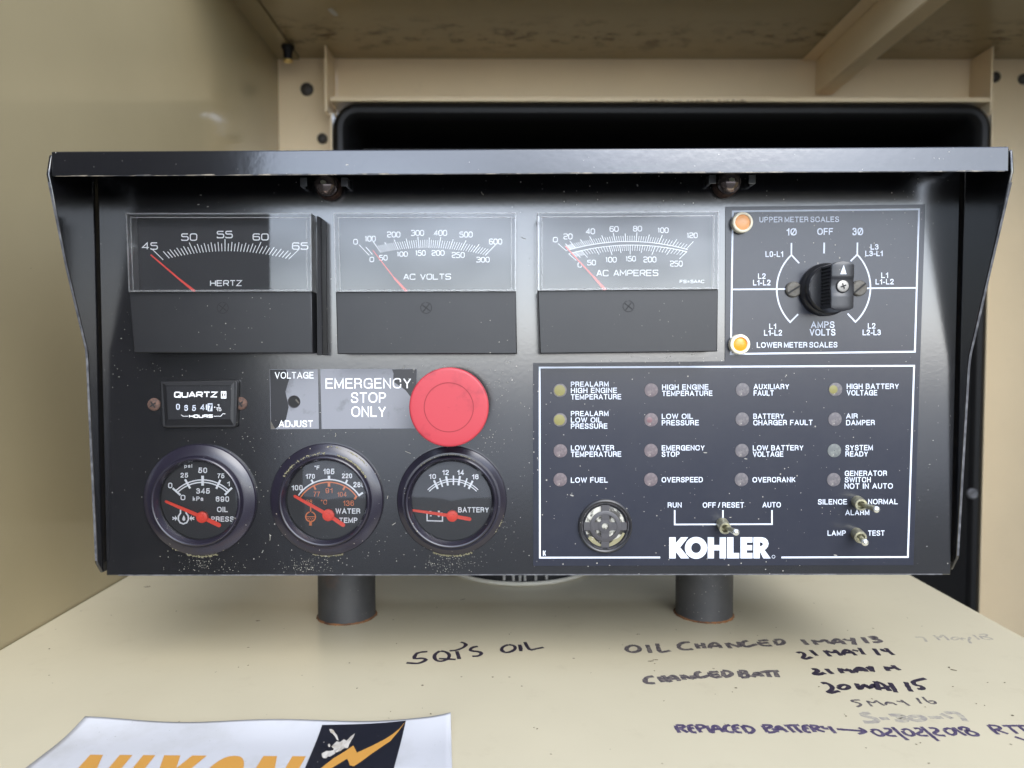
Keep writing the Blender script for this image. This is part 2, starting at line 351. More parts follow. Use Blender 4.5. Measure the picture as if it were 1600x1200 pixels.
# lettering: a grotesque alphabet drawn as strokes; (width, [(closed, [(x, y, corner radius)])]) in cap heights
def _o(w, x0=0.0, y0=0.0, h=1.0): r = min(w, h) * 0.48; return (1, [(x0, y0, r), (x0 + w, y0, r), (x0 + w, y0 + h, r), (x0, y0 + h, r)])
GRO = {
 'A': (.74, [(0, [(0, 0), (.37, 1), (.74, 0)]), (0, [(.14, .31), (.60, .31)])]),
 'B': (.62, [(0, [(0, .53), (.57, .53, .22), (.57, 1, .22), (0, 1), (0, 0), (.62, 0, .24), (.62, .53, .24), (.3, .53)])]),
 'C': (.70, [(0, [(.68, .68), (.66, 1, .3), (0, 1, .36), (0, 0, .36), (.66, 0, .3), (.70, .34)])]),
 'D': (.66, [(1, [(0, 0), (.66, 0, .36), (.66, 1, .36), (0, 1)])]),
 'E': (.56, [(0, [(.56, 1), (0, 1), (0, 0), (.58, 0)]), (0, [(0, .52), (.52, .52)])]),
 'F': (.54, [(0, [(.54, 1), (0, 1), (0, 0)]), (0, [(0, .5), (.48, .5)])]),
 'G': (.72, [(0, [(.70, .72), (.66, 1, .3), (0, 1, .36), (0, 0, .36), (.62, 0, .34), (.70, .30), (.72, .47), (.40, .47)]), (0, [(.72, .47), (.72, 0)])]),
 'H': (.62, [(0, [(0, 0), (0, 1)]), (0, [(.62, 0), (.62, 1)]), (0, [(0, .53), (.62, .53)])]),
 'I': (.0, [(0, [(0, 0), (0, 1)])]),
 'J': (.48, [(0, [(.48, 1), (.48, 0, .26), (0, 0, .26), (0, .32)])]),
 'K': (.64, [(0, [(0, 0), (0, 1)]), (0, [(.60, 1), (0, .36)]), (0, [(.22, .58), (.64, 0)])]),
 'L': (.50, [(0, [(0, 1), (0, 0), (.52, 0)])]),
 'M': (.76, [(0, [(0, 0), (0, 1), (.38, .12), (.76, 1), (.76, 0)])]),
 'N': (.62, [(0, [(0, 0), (0, 1), (.62, 0), (.62, 1)])]),
 'O': (.76, [_o(.76)]), 'P': (.58, [(0, [(0, 0), (0, 1), (.58, 1, .26), (.58, .46, .26), (0, .46)])]),
 'Q': (.76, [_o(.76), (0, [(.45, .25), (.76, -.04)])]),
 'R': (.62, [(0, [(0, 0), (0, 1), (.60, 1, .25), (.60, .49, .25), (0, .49)]), (0, [(.38, .49), (.60, .42, .16), (.58, .1, .1), (.66, 0)])]),
 'S': (.60, [(0, [(.57, .78), (.54, 1, .28), (.02, 1, .26), (.02, .57, .26), (.60, .46, .26), (.60, 0, .28), (.04, 0, .28), (0, .24)])]),
 'T': (.60, [(0, [(0, 1), (.60, 1)]), (0, [(.30, 1), (.30, 0)])]),
 'U': (.62, [(0, [(0, 1), (0, 0, .32), (.62, 0, .32), (.62, 1)])]),
 'V': (.68, [(0, [(0, 1), (.34, 0), (.68, 1)])]),
 'W': (1.0, [(0, [(0, 1), (.25, 0), (.5, .95), (.75, 0), (1.0, 1)])]),
 'X': (.64, [(0, [(0, 1), (.64, 0)]), (0, [(.64, 1), (0, 0)])]),
 'Y': (.66, [(0, [(0, 1), (.33, .42), (.66, 1)]), (0, [(.33, .42), (.33, 0)])]),
 'Z': (.58, [(0, [(0, 1), (.58, 1), (0, 0), (.58, 0)])]),
 '0': (.50, [_o(.50)]), '1': (.26, [(0, [(0, .74), (.26, .86, .1), (.26, 1)]), (0, [(.26, 1), (.26, 0)])]),
 '2': (.50, [(0, [(.02, .74), (.02, 1, .24), (.49, 1, .24), (.49, .58, .18), (0, .1, .05), (0, 0), (.50, 0)])]),
 '3': (.50, [(0, [(.02, .80), (.04, 1, .2), (.47, 1, .22), (.47, .54, .2), (.2, .54)]), (0, [(.2, .54), (.50, .54, .22), (.50, 0, .25), (.02, 0, .22), (0, .20)])]),
 '4': (.54, [(0, [(.42, 0), (.42, 1), (0, .26), (.56, .26)])]),
 '5': (.52, [(0, [(.48, 1), (.08, 1), (.03, .48), (.15, .62, .1), (.52, .62, .24), (.52, 0, .26), (.0, 0, .26), (0, .24)])]),
 '6': (.50, [(0, [(.48, .76), (.46, 1, .22), (0, 1, .26), (0, 0, .26), (.50, 0, .25), (.50, .62, .25), (.04, .62, .22), (.02, .35)])]),
 '7': (.50, [(0, [(0, 1), (.50, 1), (.18, .4, .3), (.14, 0)])]),
 '8': (.50, [_o(.50, 0, 0, .54), _o(.44, .03, .54, .46)]),
 '9': (.50, [(0, [(.02, .24), (.04, 0, .22), (.50, 0, .26), (.50, 1, .26), (0, 1, .25), (0, .38, .25), (.46, .38, .22), (.48, .65)])]),
 '\u00d8': (.76, [_o(.76), (0, [(.06, -.04), (.70, 1.04)])]), '\u00b0': (.20, [_o(.2, 0, .78, .22)]),
 '-': (.26, [(0, [(0, .36), (.26, .36)])]), '/': (.30, [(0, [(0, -.02), (.30, 1.02)])]), ' ': (.24, []),
 'p': (.42, [(0, [(0, .7), (0, -.26)]), _o(.42, 0, 0, .7)]), 's': (.36, [(0, [(.34, .54), (.32, .7, .14), (.0, .7, .14), (.0, .38, .14), (.36, .32, .14), (.36, 0, .14), (.0, 0, .14), (0, .18)])]),
 'i': (.0, [(0, [(0, 0), (0, .7)]), (0, [(0, .88), (0, 1)])]), 'k': (.42, [(0, [(0, 0), (0, 1)]), (0, [(.4, .7), (.0, .28)]), (0, [(.14, .42), (.42, 0)])]),
 'a': (.42, [(0, [(.02, .52), (.03, .7, .16), (.40, .7, .16), (.40, 0)]), _o(.38, 0, 0, .42)]),
}
def round3(pts, closed, n=4):
    P2 = [Vector(p[:2]) for p in pts]; m = len(P2); out = []
    for i, p in enumerate(P2):
        r = pts[i][2] if len(pts[i]) > 2 else 0
        if r == 0 or (not closed and i in (0, m - 1)): out.append(p); continue
        a = P2[(i - 1) % m] - p; c = P2[(i + 1) % m] - p
        k = min(r, a.length * 0.49, c.length * 0.49) if not closed else min(r, a.length * 0.5, c.length * 0.5)
        s0 = p + a.normalized() * k; e0 = p + c.normalized() * k
        for j in range(n + 1):
            t = j / n; kx = 0.62      # rational blend, close to a circular arc
            w0, w1, w2 = (1 - t) ** 2, 2 * t * (1 - t) * kx * 1.15, t * t
            out.append((s0 * w0 + p * w1 + e0 * w2) / (w0 + w1 + w2))
    res = [out[0]]
    for q in out[1:]:
        if (q - res[-1]).length > 1e-4: res.append(q)
    if closed and len(res) > 2 and (res[0] - res[-1]).length < 1e-4: res.pop()
    return res
def layout(s, wt):
    """stroke centre lines of a word and its total width, in cap heights"""
    x = 0.0; out = []; gap = 0.17 + wt
    for c in s:
        wd, sts = GRO[c]
        for cl, pts in sts: out.append((cl, [(p.x + x, p.y) for p in round3(pts, bool(cl))]))
        x += wd + (gap if c != ' ' else 0.0)
    return out, x - gap
def text(mb, s, x0, x1, yt, yb, Y, wt=0.17, slope=-0.0045, lift=3e-5):
    sts, tw = layout(s, wt); h = yb - yt; y0 = 0.0
    if any(c in 'p' for c in s): h *= 0.8                              # a descender hangs below the line
    wpx = wt * h * 0.95; kx = (x1 - x0 - wpx) / max(tw, 0.01) if tw > 0.01 else 0.0; ky = (h - wpx)
    yb_ = yt + h - wpx / 2
    for cl, pts in sts:
        q = [(x0 + wpx / 2 + px * kx, yb_ - py * ky + slope * px * kx) for px, py in pts]
        if not cl:                                                     # square ends reach the cap line
            for e, f in ((0, 1), (-1, -2)):
                dx, dy = q[e][0] - q[f][0], q[e][1] - q[f][1]; L_ = math.hypot(dx, dy) or 1
                if abs(dy) > 0.9 * L_ or abs(dx) > 0.9 * L_: q[e] = (q[e][0] + dx / L_ * wpx * .48, q[e][1] + dy / L_ * wpx * .48)
        mb.ribbon([W(*p, Y) for p in q], wpx * Y / FPX, closed=bool(cl), lift=lift)
def rounded(pts, r, n=4, closed=False):
    """round the corners of a 2-D polyline"""
    P2 = [Vector(p) for p in pts]; m = len(P2); out = []
    for i, p in enumerate(P2):
        if not closed and i in (0, m - 1): out.append(p); continue
        a = P2[(i - 1) % m] - p; b = P2[(i + 1) % m] - p
        k = min(r, a.length * 0.48, b.length * 0.48)
        s = p + a.normalized() * k; e = p + b.normalized() * k
        for j in range(n + 1):
            t = j / n; out.append((s * (1 - t) ** 2) + (p * 2 * t * (1 - t)) + (e * t * t))
    return out
# square extended lettering of the meter scales: strokes in a unit box, y up, (closed, points)
EXT = {
 '0': [(1, [(0, 0), (1, 0), (1, 1), (0, 1)])], 'O': [(1, [(0, 0), (1, 0), (1, 1), (0, 1)])],
 '1': [(0, [(0.35, 0.8), (0.7, 1), (0.7, 0)])],
 '2': [(0, [(0, 0.8), (0, 1), (1, 1), (1, 0.52), (0, 0.48), (0, 0), (1, 0)])],
 '3': [(0, [(0, 0.85), (0, 1), (1, 1), (1, 0.0), (0, 0), (0, 0.15)]), (0, [(0.3, 0.52), (0.95, 0.52)])],
 '4': [(0, [(0.75, 0), (0.75, 1), (0, 0.28), (1, 0.28)])],
 '5': [(0, [(0.95, 1), (0, 1), (0, 0.58), (1, 0.58), (1, 0), (0, 0), (0, 0.16)])],
 '6': [(0, [(0.95, 0.85), (0.95, 1), (0, 1), (0, 0), (1, 0), (1, 0.56), (0.05, 0.56)])],
 '8': [(1, [(0, 0), (1, 0), (1, 0.52), (0, 0.52)]), (1, [(0.06, 0.54), (0.94, 0.54), (0.94, 1), (0.06, 1)])],
 'H': [(0, [(0, 0), (0, 1)]), (0, [(1, 0), (1, 1)]), (0, [(0, 0.5), (1, 0.5)])],
 'E': [(0, [(1, 1), (0, 1), (0, 0), (1, 0)]), (0, [(0, 0.5), (0.9, 0.5)])],
 'F': [(0, [(1, 1), (0, 1), (0, 0)]), (0, [(0, 0.5), (0.85, 0.5)])],
 'R': [(0, [(0, 0), (0, 1), (1, 1), (1, 0.45), (0, 0.45)]), (0, [(0.55, 0.45), (1, 0)])],
 'P': [(0, [(0, 0), (0, 1), (1, 1), (1, 0.42), (0, 0.42)])],
 'T': [(0, [(0, 1), (1, 1)]), (0, [(0.5, 1), (0.5, 0)])],
 'Z': [(0, [(0, 1), (1, 1), (0, 0), (1, 0)])],
 'A': [(0, [(0, 0), (0.45, 1), (0.55, 1), (1, 0)]), (0, [(0.18, 0.32), (0.82, 0.32)])],
 'C': [(0, [(1, 0.8), (1, 1), (0, 1), (0, 0), (1, 0), (1, 0.2)])],
 'V': [(0, [(0, 1), (0.5, 0), (1, 1)])],
 'L': [(0, [(0, 1), (0, 0), (1, 0)])],
 'S': [(0, [(1, 0.82), (1, 1), (0, 1), (0, 0.52), (1, 0.5), (1, 0), (0, 0), (0, 0.18)])],
 'M': [(0, [(0, 0), (0, 1), (0.5, 0.35), (1, 1), (1, 0)])],
 'Q': [(1, [(0, 0), (1, 0), (1, 1), (0, 1)]), (0, [(0.6, 0.3), (1.02, -0.12)])],
 'U': [(0, [(0, 1), (0, 0), (1, 0), (1, 1)])],
 '=': [(0, [(0.1, 0.65), (0.9, 0.65)]), (0, [(0.1, 0.3), (0.9, 0.3)])],
}
SHARP = set('HETZAVLMFK=4')
def ext(mb, s, x0, x1, yt, yb, Y, wpx=1.3, slope=-0.0045, gap=0.32):
    adv = [0.5 if c == '1' else (0.55 if c == ' ' else (1.15 if c == 'M' else 1.0)) for c in s]
    tot = sum(adv) + gap * (len(s) - 1); k = (x1 - x0) / tot; x = x0; h = yb - yt
    for c, a in zip(s, adv):
        if c != ' ':
            for cl, pts in EXT[c]:
                off = 0.45 if c == '1' else 0.0
                q = [((px - off * 0.8) * k * (a if c != '1' else 0.9), py * h) for px, py in pts]
                if c not in SHARP: q = rounded(q, 0.3 * h, 3, cl)
                mb.ribbon([W(x + p[0], yb - p[1] + slope * (x - x0), Y) for p in q], wpx * MPP, closed=bool(cl))
        x += (a + gap) * k
def line(mb, pts, wpx, Y, closed=False): mb.ribbon([W(x, y, Y) for x, y in pts], wpx * MPP, closed=closed)
def disc(mb, px, py, r, Y, n=28, lift=2e-5):
    c = W(px, py, Y - lift); rr = r * Y / FPX
    mb.poly([c + Vector((rr * math.cos(2 * math.pi * i / n), 0, rr * math.sin(2 * math.pi * i / n))) for i in range(n)])
def arcpts(cx, cy, r, a0, a1, n=28): return [(cx + r * math.sin(R(a0 + (a1 - a0) * i / n)), cy - r * math.cos(R(a0 + (a1 - a0) * i / n))) for i in range(n + 1)]
def polyfill(mb, pts, Y, lift=3e-5): mb.poly([W(x, y, Y - lift) for x, y in pts])

# ------------------------------------------------------------------ setting: ground outside, enclosure
g = MB(); g.poly([(-300, -600, -1.0), (300, -600, -1.0), (300, 60, -1.0), (-300, 60, -1.0)])
go = g.build('ground', M['ground']); go['kind'] = 'structure'
g = MB(); g.poly([(-300, -600, -0.996), (300, -600, -0.996), (300, -5.5, -0.996), (-300, -5.5, -0.996)])
go = g.build('unseen_pale_ground', M['pale_ground']); go['kind'] = 'structure'  # unseen pale ground, added to brighten what the panel reflects

ZC = CAMZ + 0.407                   # underside of the roof
XL, XR = -0.318, 0.80
YB = 1.03                           # inner face of the back wall
YF = 0.985                          # face of the frame around the black opening
ENC = thing('generator_enclosure', 'cream painted metal enclosure with rust spotted roof, around the black control panel', 'enclosure', (0, YB, 0))
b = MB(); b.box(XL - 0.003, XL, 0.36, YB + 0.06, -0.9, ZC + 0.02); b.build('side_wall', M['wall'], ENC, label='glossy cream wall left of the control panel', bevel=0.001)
b = MB(); b.box(XL - 0.004, XL + 0.004, -0.21, 0.352, -0.55, ZC + 0.02); b.build('reflection_blocker', M['blocker'], ENC, label='added unseen black foam', bevel=0.001)  # added out of view to darken the panel's left reflections and the wall
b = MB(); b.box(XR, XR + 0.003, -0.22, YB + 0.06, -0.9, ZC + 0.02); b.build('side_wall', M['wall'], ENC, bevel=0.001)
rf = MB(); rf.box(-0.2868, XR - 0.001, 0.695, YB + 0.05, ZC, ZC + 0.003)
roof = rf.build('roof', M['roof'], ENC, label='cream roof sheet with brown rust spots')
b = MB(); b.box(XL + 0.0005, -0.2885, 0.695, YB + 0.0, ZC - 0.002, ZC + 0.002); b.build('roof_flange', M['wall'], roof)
b = MB(); b.box(-0.2884, -0.2869, 0.695, YB - 0.001, ZC + 0.0005, ZC + 0.003); b.build('seam', M['seam'], roof)  # dark strip filling the gap beside the roof flange
# sloping Z-section brace under the roof
XBZ = (1267 - 796) / FPX * YB
b = MB()
zb = ZC - 0.0485
b.box(XBZ, XBZ + 0.0025, 0.70, YB - 0.001, zb, ZC - 0.0005)
b.box(XBZ - 0.019, XBZ - 0.0003, 0.70, YB - 0.001, ZC - 0.003, ZC - 0.0006)
b.box(XBZ + 0.0028, XBZ + 0.024, 0.70, YB - 0.001, zb, zb + 0.0025)
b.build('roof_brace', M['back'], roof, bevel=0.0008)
# a bright glint on the roof, put in as a small white chip
b = MB(); c = S(520, 20, ZC - 0.0004); b.poly([c + Vector(p) for p in ((-.004, -.009, 0), (.001, -.012, 0), (.004, -.002, 0), (.005, .006, 0), (.001, .009, 0), (-.002, .003, 0))])
b.build('glint_chip', M['sticker'], roof)
# black plug with a brass tip hanging in the corner
b = MB(); c = W(450, 95, 0.985); zz = ZC - 0.002
b.lathe((c.x, c.y, zz), [(0.0085, 0), (0.0085, -0.003), (0.0062, -0.006), (0.0052, -0.016), (0.0045, -0.017)], 24, 'Z', cap1=True)
pl = b.build('rubber_plug', M['rubber'], roof)
b = MB(); b.lathe((c.x, c.y, zz), [(0.0048, -0.0172), (0.0062, -0.0185), (0.0062, -0.020), (0.003, -0.021)], 24, 'Z', cap0=True, cap1=True); b.build('brass_tip', M['brass'], pl)

# back wall: strips around the opening, header channel with its end plates
xo0 = W(520, 300, YF).x; xo1 = W(1548, 300, YF).x
ztop = W(1000, 160, YF).z
zbot = -0.25
bw = MB()
bw.box(XL, xo0 - 0.004, YB, YB + 0.003, -0.9, ZC + 0.01)
bw.box(xo1 + 0.004, XR, YB, YB + 0.003, -0.9, ZC + 0.01)
bw.box(xo0 - 0.0035, xo1 + 0.0035, YB + 0.0005, YB + 0.0035, ztop - 0.0, ZC + 0.01)
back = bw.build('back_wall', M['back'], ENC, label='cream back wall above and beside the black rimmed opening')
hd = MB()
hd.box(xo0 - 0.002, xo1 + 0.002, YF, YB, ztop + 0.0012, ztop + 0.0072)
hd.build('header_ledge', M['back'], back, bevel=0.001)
b = MB(); xa, xb = W(985, 156, YF).x, W(1165, 156, YF).x
for k in range(26):
    x = xa + (xb - xa) * (k + random.random()) / 26; hh_ = random.uniform(0.0006, 0.0022); ww = random.uniform(0.002, 0.006)
    b.poly([(x, YF - 0.0004, ztop + 0.0016), (x + ww, YF - 0.0004, ztop + 0.0014), (x + ww * .8, YF - 0.0004, ztop + 0.0014 + hh_), (x + ww * .2, YF - 0.0004, ztop + 0.0016 + hh_ * .7)])
b.build('rust_stain', M['rust'], back, smooth=False)
xfl = W(509, 120, YF).x; xfr = W(1550, 110, YF).x
for x, zt in ((xfl, ZC - 0.001), (xfr, ZC - 0.001)):
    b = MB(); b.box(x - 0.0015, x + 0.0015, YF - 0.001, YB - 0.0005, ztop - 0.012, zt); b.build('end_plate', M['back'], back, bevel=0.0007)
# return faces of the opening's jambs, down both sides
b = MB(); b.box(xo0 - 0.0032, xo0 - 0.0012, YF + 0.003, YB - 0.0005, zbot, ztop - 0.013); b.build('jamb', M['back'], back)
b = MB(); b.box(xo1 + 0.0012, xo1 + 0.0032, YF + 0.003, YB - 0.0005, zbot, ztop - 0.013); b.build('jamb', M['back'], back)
for px, py, r in ((480, 140, 10), (504, 217, 8), (1554, 121, 8), (1598, 124, 8)):
    b = MB(); c = W(px, py, YB); b.lathe(c, [(r * YB / FPX, 0.0), (r * YB / FPX * 0.95, 0.003), (r * YB / FPX * 0.6, 0.005), (r * .3 * YB / FPX, 0.0055)], 20, cap1=True)
    b.build('bolt', M['bolt'], back, base=c)
# black rubber rim and the dark box behind it
def rrect(x0, x1, z0, z1, r, n=8):
    out = []
    for cx, cz, a0 in ((x1 - r, z1 - r, 0), (x0 + r, z1 - r, 90), (x0 + r, z0 + r, 180), (x1 - r, z0 + r, 270)):
        for i in range(n + 1):
            a = R(a0 + 90 * i / n); out.append((cx + r * math.cos(a), cz + r * math.sin(a)))
    return out
rm = MB()
secs = [(0.0, 0.028), (0.0, 0.004), (0.0025, 0.0), (0.008, -0.003), (0.014, -0.002), (0.019, 0.004), (0.021, 0.012), (0.023, 0.05), (0.024, 0.15)]
rings = []
for ins, dy in secs:
    rr = rrect(xo0 + ins, xo1 - ins, zbot + ins, ztop - ins, max(0.006, 0.034 - ins))
    rings.append([(x, YF + dy, z) for x, z in rr])
nn = len(rings[0]); rm.add([p for r_ in rings for p in r_], [(k * nn + i, k * nn + (i + 1) % nn, (k + 1) * nn + (i + 1) % nn, (k + 1) * nn + i) for k in range(len(rings) - 1) for i in range(nn)])
OPN = rm.build('rubber_rim', M['rubber'], ENC, label='black rounded rubber rim of the opening behind the panel')
b = MB(); b.box(xo0 + 0.01, xo1 - 0.01, YF + 0.151, YF + 0.155, zbot, ztop); b.build('dark_backing', M['void'], OPN)
b = MB(); b.box(xo0 + 0.03, xo1 - 0.03, YF + 0.055, YF + 0.12, ztop - 0.052, ztop - 0.046); b.build('inner_ledge', M['rubber'], OPN)
# flat black strip inside the right edge of the opening, with its bolt head
xs = W(1440, 700, YF + 0.03).x
b = MB(); b.box(xs - 0.03, xo1 - 0.0195, YF + 0.0008, YF + 0.005, zbot + 0.03, ztop - 0.10); b.build('black_strip', M['void'], OPN)
b = MB(); c = W(1518, 771, YF + 0.0006); b.lathe(c, [(0.0072, 0), (0.0072, 0.003), (0.0055, 0.0045), (0.004, 0.0035), (0.0001, 0.0035)], 20); b.build('bolt', M['greybolt'], OPN, base=c)

# cream cover sheet that carries the control panel
COV = thing('cover_sheet', 'cream painted metal cover sheet with black handwritten service notes, under the control panel', 'metal cover', (0, 0.5, 0))
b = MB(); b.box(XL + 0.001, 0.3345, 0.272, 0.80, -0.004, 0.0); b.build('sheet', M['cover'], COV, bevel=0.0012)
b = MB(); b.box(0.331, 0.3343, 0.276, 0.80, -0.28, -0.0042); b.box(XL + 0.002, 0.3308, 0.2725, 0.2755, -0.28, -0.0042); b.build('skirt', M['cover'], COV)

# grit, paint chips and hairline scratches lying on the cover
b = MB(); rg_ = random.Random(11)
def chip(px, py, a, bb, rot):
    c = S(px, py, 0.00012); k = 7
    b.poly([c + Vector((a * math.cos(2 * math.pi * i / k) * math.cos(rot) - bb * math.sin(2 * math.pi * i / k) * math.sin(rot), a * math.cos(2 * math.pi * i / k) * math.sin(rot) + bb * math.sin(2 * math.pi * i / k) * math.cos(rot), 0.0002 * rg_.random())) * 1.0 for i in range(k)])
for px, py, a, bb, rot in ((230, 917, .0028, .0009, .3), (403, 970, .0018, .0006, .2), (77, 1014, .0006, .0006, 0), (545, 1133, .0009, .0006, 1), (723, 937, .0024, .0005, .5), (660, 1071, .0007, .0006, 0), (1490, 1047, .0018, .0007, 2.6), (1483, 1043, .0012, .0005, 1.1), (1489, 1073, .0006, .0004, 0), (997, 991, .0014, .0005, .1), (1150, 1075, .0008, .0007, 0), (770, 1058, .0007, .0006, 0), (1322, 1119, .0005, .0005, 0), (1582, 1118, .0008, .0007, 0), (1364, 982, .0009, .0005, 0), (1017, 1033, .0022, .0006, .2), (1024, 1031, .0018, .0005, -.2), (388, 1012, .0010, .0004, 0)): chip(px, py, a, bb, rot)
for _ in range(70): chip(rg_.uniform(60, 1590), rg_.uniform(930, 1195), rg_.uniform(.0002, .0007), rg_.uniform(.0002, .0005), rg_.uniform(0, 3))
o = b.build('grit', P('dark_grit', (0.12, 0.095, 0.06), rough=0.9), COV, smooth=False); o['kind'] = 'stuff'

# small round grille standing on the cover behind the panel
cx, cy = W(812, 905, 0.65).x, 0.641
GR = thing('round_wire_grille', 'round off-white wire grille showing under the bottom edge of the control panel', 'grille', (cx, cy, 0))
b = MB(); b.tube([(cx + 0.064 * math.cos(2 * math.pi * i / 72), cy + 0.064 * math.sin(2 * math.pi * i / 72), 0.0017) for i in range(73)], 0.0017, 10, False); b.build('base_ring', M['beadwhite'], GR)
b = MB(); b.lathe((cx, cy, 0.0003), [(0.0612, 0), (0.0612, 0.05), (0.050, 0.055)], 48, 'Z', cap1=True); b.build('dark_core', M['slot'], GR)
for i, a in enumerate((-9, -4.0, -0.5, 2.2, 8, 14, -60, -40, 40, 60, 80, -80)):
    t = R(-90 + a * 1.35); b = MB(); b.tube([(cx + 0.0632 * math.cos(t), cy + 0.0632 * math.sin(t), 0.004), (cx + 0.0628 * math.cos(t - 0.03), cy + 0.0628 * math.sin(t - 0.03), 0.05)], 0.0011, 8); b.build('wire_bar', M['greyrod'], GR)

# ------------------------------------------------------------------ control panel
CP = thing('control_panel', 'black generator control panel with meters, gauges and red stop button, on two posts', 'control panel', (0.011, 0.5, 0))
XWL, XWR = -0.2222, 0.2442
zT = W(800, 262, Y0).z; zB = W(800, 899, Y0).z
b = MB(); b.box(XWL + 0.001, XWR - 0.001, Y0, Y0 + 0.0015, zB, zT + 0.008)
b.box(XWL + 0.012, XWR - 0.012, Y0 + 0.0018, Y0 + 0.15, zB + 0.001, zT + 0.004)
HOUS = b.build('housing', M['black'], CP, bevel=0.0006)
b = MB(); b.box(XWL + 0.008, XWR - 0.006, Y0 - 0.0006, Y0 - 0.0001, zB + 0.0002, zB + 0.0007); b.build('worn_edge', M['edge2'], HOUS)
# hood: top sheet, two wings, front lip
YLT, YLB = 0.3606, 0.3604
zLt = W(800, 233, YLT).z; zLb = W(800, 272, YLB).z
hb = MB()
xl0, xl1 = W(80, 240, YLT).x, W(1577, 229, YLT).x
def slz(x): return (x - 0.01) * 0.006           # the hood sits a trace higher at the right, as photographed
lip = [(xl0, YLT, zLt + slz(xl0)), (xl1, YLT, zLt + slz(xl1)), (xl1, YLB, zLb + slz(xl1)), (xl0, YLB, zLb + slz(xl0))]
hb.prism(lip, (0, 0.0016, 0.0003))
hb.prism([(xl0, YLT + 0.0015, zLt + slz(xl0) + 0.0004), (xl1, YLT + 0.0015, zLt + slz(xl1) + 0.0004), (XWR, Y0 + 0.15, zT + 0.0062), (XWL, Y0 + 0.15, zT + 0.0062)], (0, 0, -0.0016))
for X, pts in ((XWL, ((86, 272, .3612), (112, 420, .3742), (140, 552, .3893), (147, 880, .3930), (155, 895, .3968))), (XWR, ((1573, 268, .3605), (1545, 410, .3738), (1514, 560, .3912), (1503, 872, .3962), (1494, 890, .3990)))):
    prof = [(X, YLT + 0.002, zLt + slz(X) - 0.001)]
    for px, py, yy in pts: prof.append((X, X / ((px - 796) / FPX), W(px, py, X / ((px - 796) / FPX)).z))
    prof += [(X, Y0 + 0.012, zB + 0.002), (X, Y0 + 0.012, zT + 0.006)]
    hb.prism(prof, (0.0016 if X > 0 else -0.0016, 0, 0))
HOOD = hb.build('hood', M['hood'], CP, label='black sheet metal hood with a front lip and tapering side wings', bevel=0.0005)
b = MB()
n = 60
for k in range(n):
    x0 = xl0 + 0.002 + (xl1 - xl0 - 0.004) * k / n; x1 = xl0 + 0.002 + (xl1 - xl0 - 0.004) * (k + 1) / n
    h = 0.0003 + 0.0006 * random.random()
    z0 = zLb + slz(x0); z1 = zLb + slz(x1)
    b.poly([(x0, YLB - 0.00012, z0 + 0.0001), (x1, YLB - 0.00012, z1 + 0.0001), (x1, YLB - 0.00005, z1 + h), (x0, YLB - 0.00005, z0 + h * .8)])
b.build('worn_edge', M['edge'], HOOD, label='chipped tan lower edge of the hood lip')
for X, sgn in ((XWL, -1), (XWR, 1)):
    b = MB(); pts = ((88, 285), (112, 420), (139, 545), (140, 565), (147, 876)) if sgn < 0 else ((1571, 285), (1545, 410), (1515, 555), (1513, 575), (1503, 868))
    q = []
    for px, py in pts:
        Y = X / ((px - 796) / FPX); q.append(Vector((X, Y - 0.0004, W(px, py, Y).z)))
    dx = Vector((0.0012 * sgn, 0, 0)); lo = q; hi = [p + dx for p in q]
    m_ = len(q); b.add(lo + hi, [(i, i + 1, m_ + i + 1, m_ + i) for i in range(m_ - 1)])
    b.build('wing_edge', M['edge2'], HOOD)
# posts with a rust ring where they meet the cover
for px, pyb, wpx in ((542.5, 977, 91), (1099.5, 974, 91)):
    f = S(px, pyb); rad = 0.0198
    c = Vector((f.x * (f.y + rad) / f.y, f.y + rad, 0))
    b = MB(); b.lathe(c, [(rad, 0.0002), (rad, zB + 0.004)], 64, 'Z', cap1=True)
    po = b.build('support_post', M['pipe'], CP, label='round dark post %s' % ('under the round gauges' if px < 800 else 'under the lettered faceplate'))
    if px < 800:
        q = c + Vector((0.0005, -rad, zB * 0.72)); b = MB(); b.lathe(q, [(0.0016, -0.0002), (0.0015, 0.0006), (0.0008, 0.0009), (0.0001, 0.0009)], 16); b.build('set_screw', M['pipe'], po, base=q)
    b = MB(); rr = []
    k = 90
    inn = [c + Vector((rad * 1.0005 * math.cos(2 * math.pi * i / k), rad * 1.0005 * math.sin(2 * math.pi * i / k), 0.0007 + 0.0004 * random.random())) for i in range(k)]
    out = [c + Vector(((rad + 0.0008 + 0.0009 * random.random()) * math.cos(2 * math.pi * i / k), (rad + 0.0008 + 0.0009 * random.random()) * math.sin(2 * math.pi * i / k), 0.0001)) for i in range(k)]
    b.add(inn + out, [(i, (i + 1) % k, k + (i + 1) % k, k + i) for i in range(k)]); b.build('rust_ring', M['rust'], po)

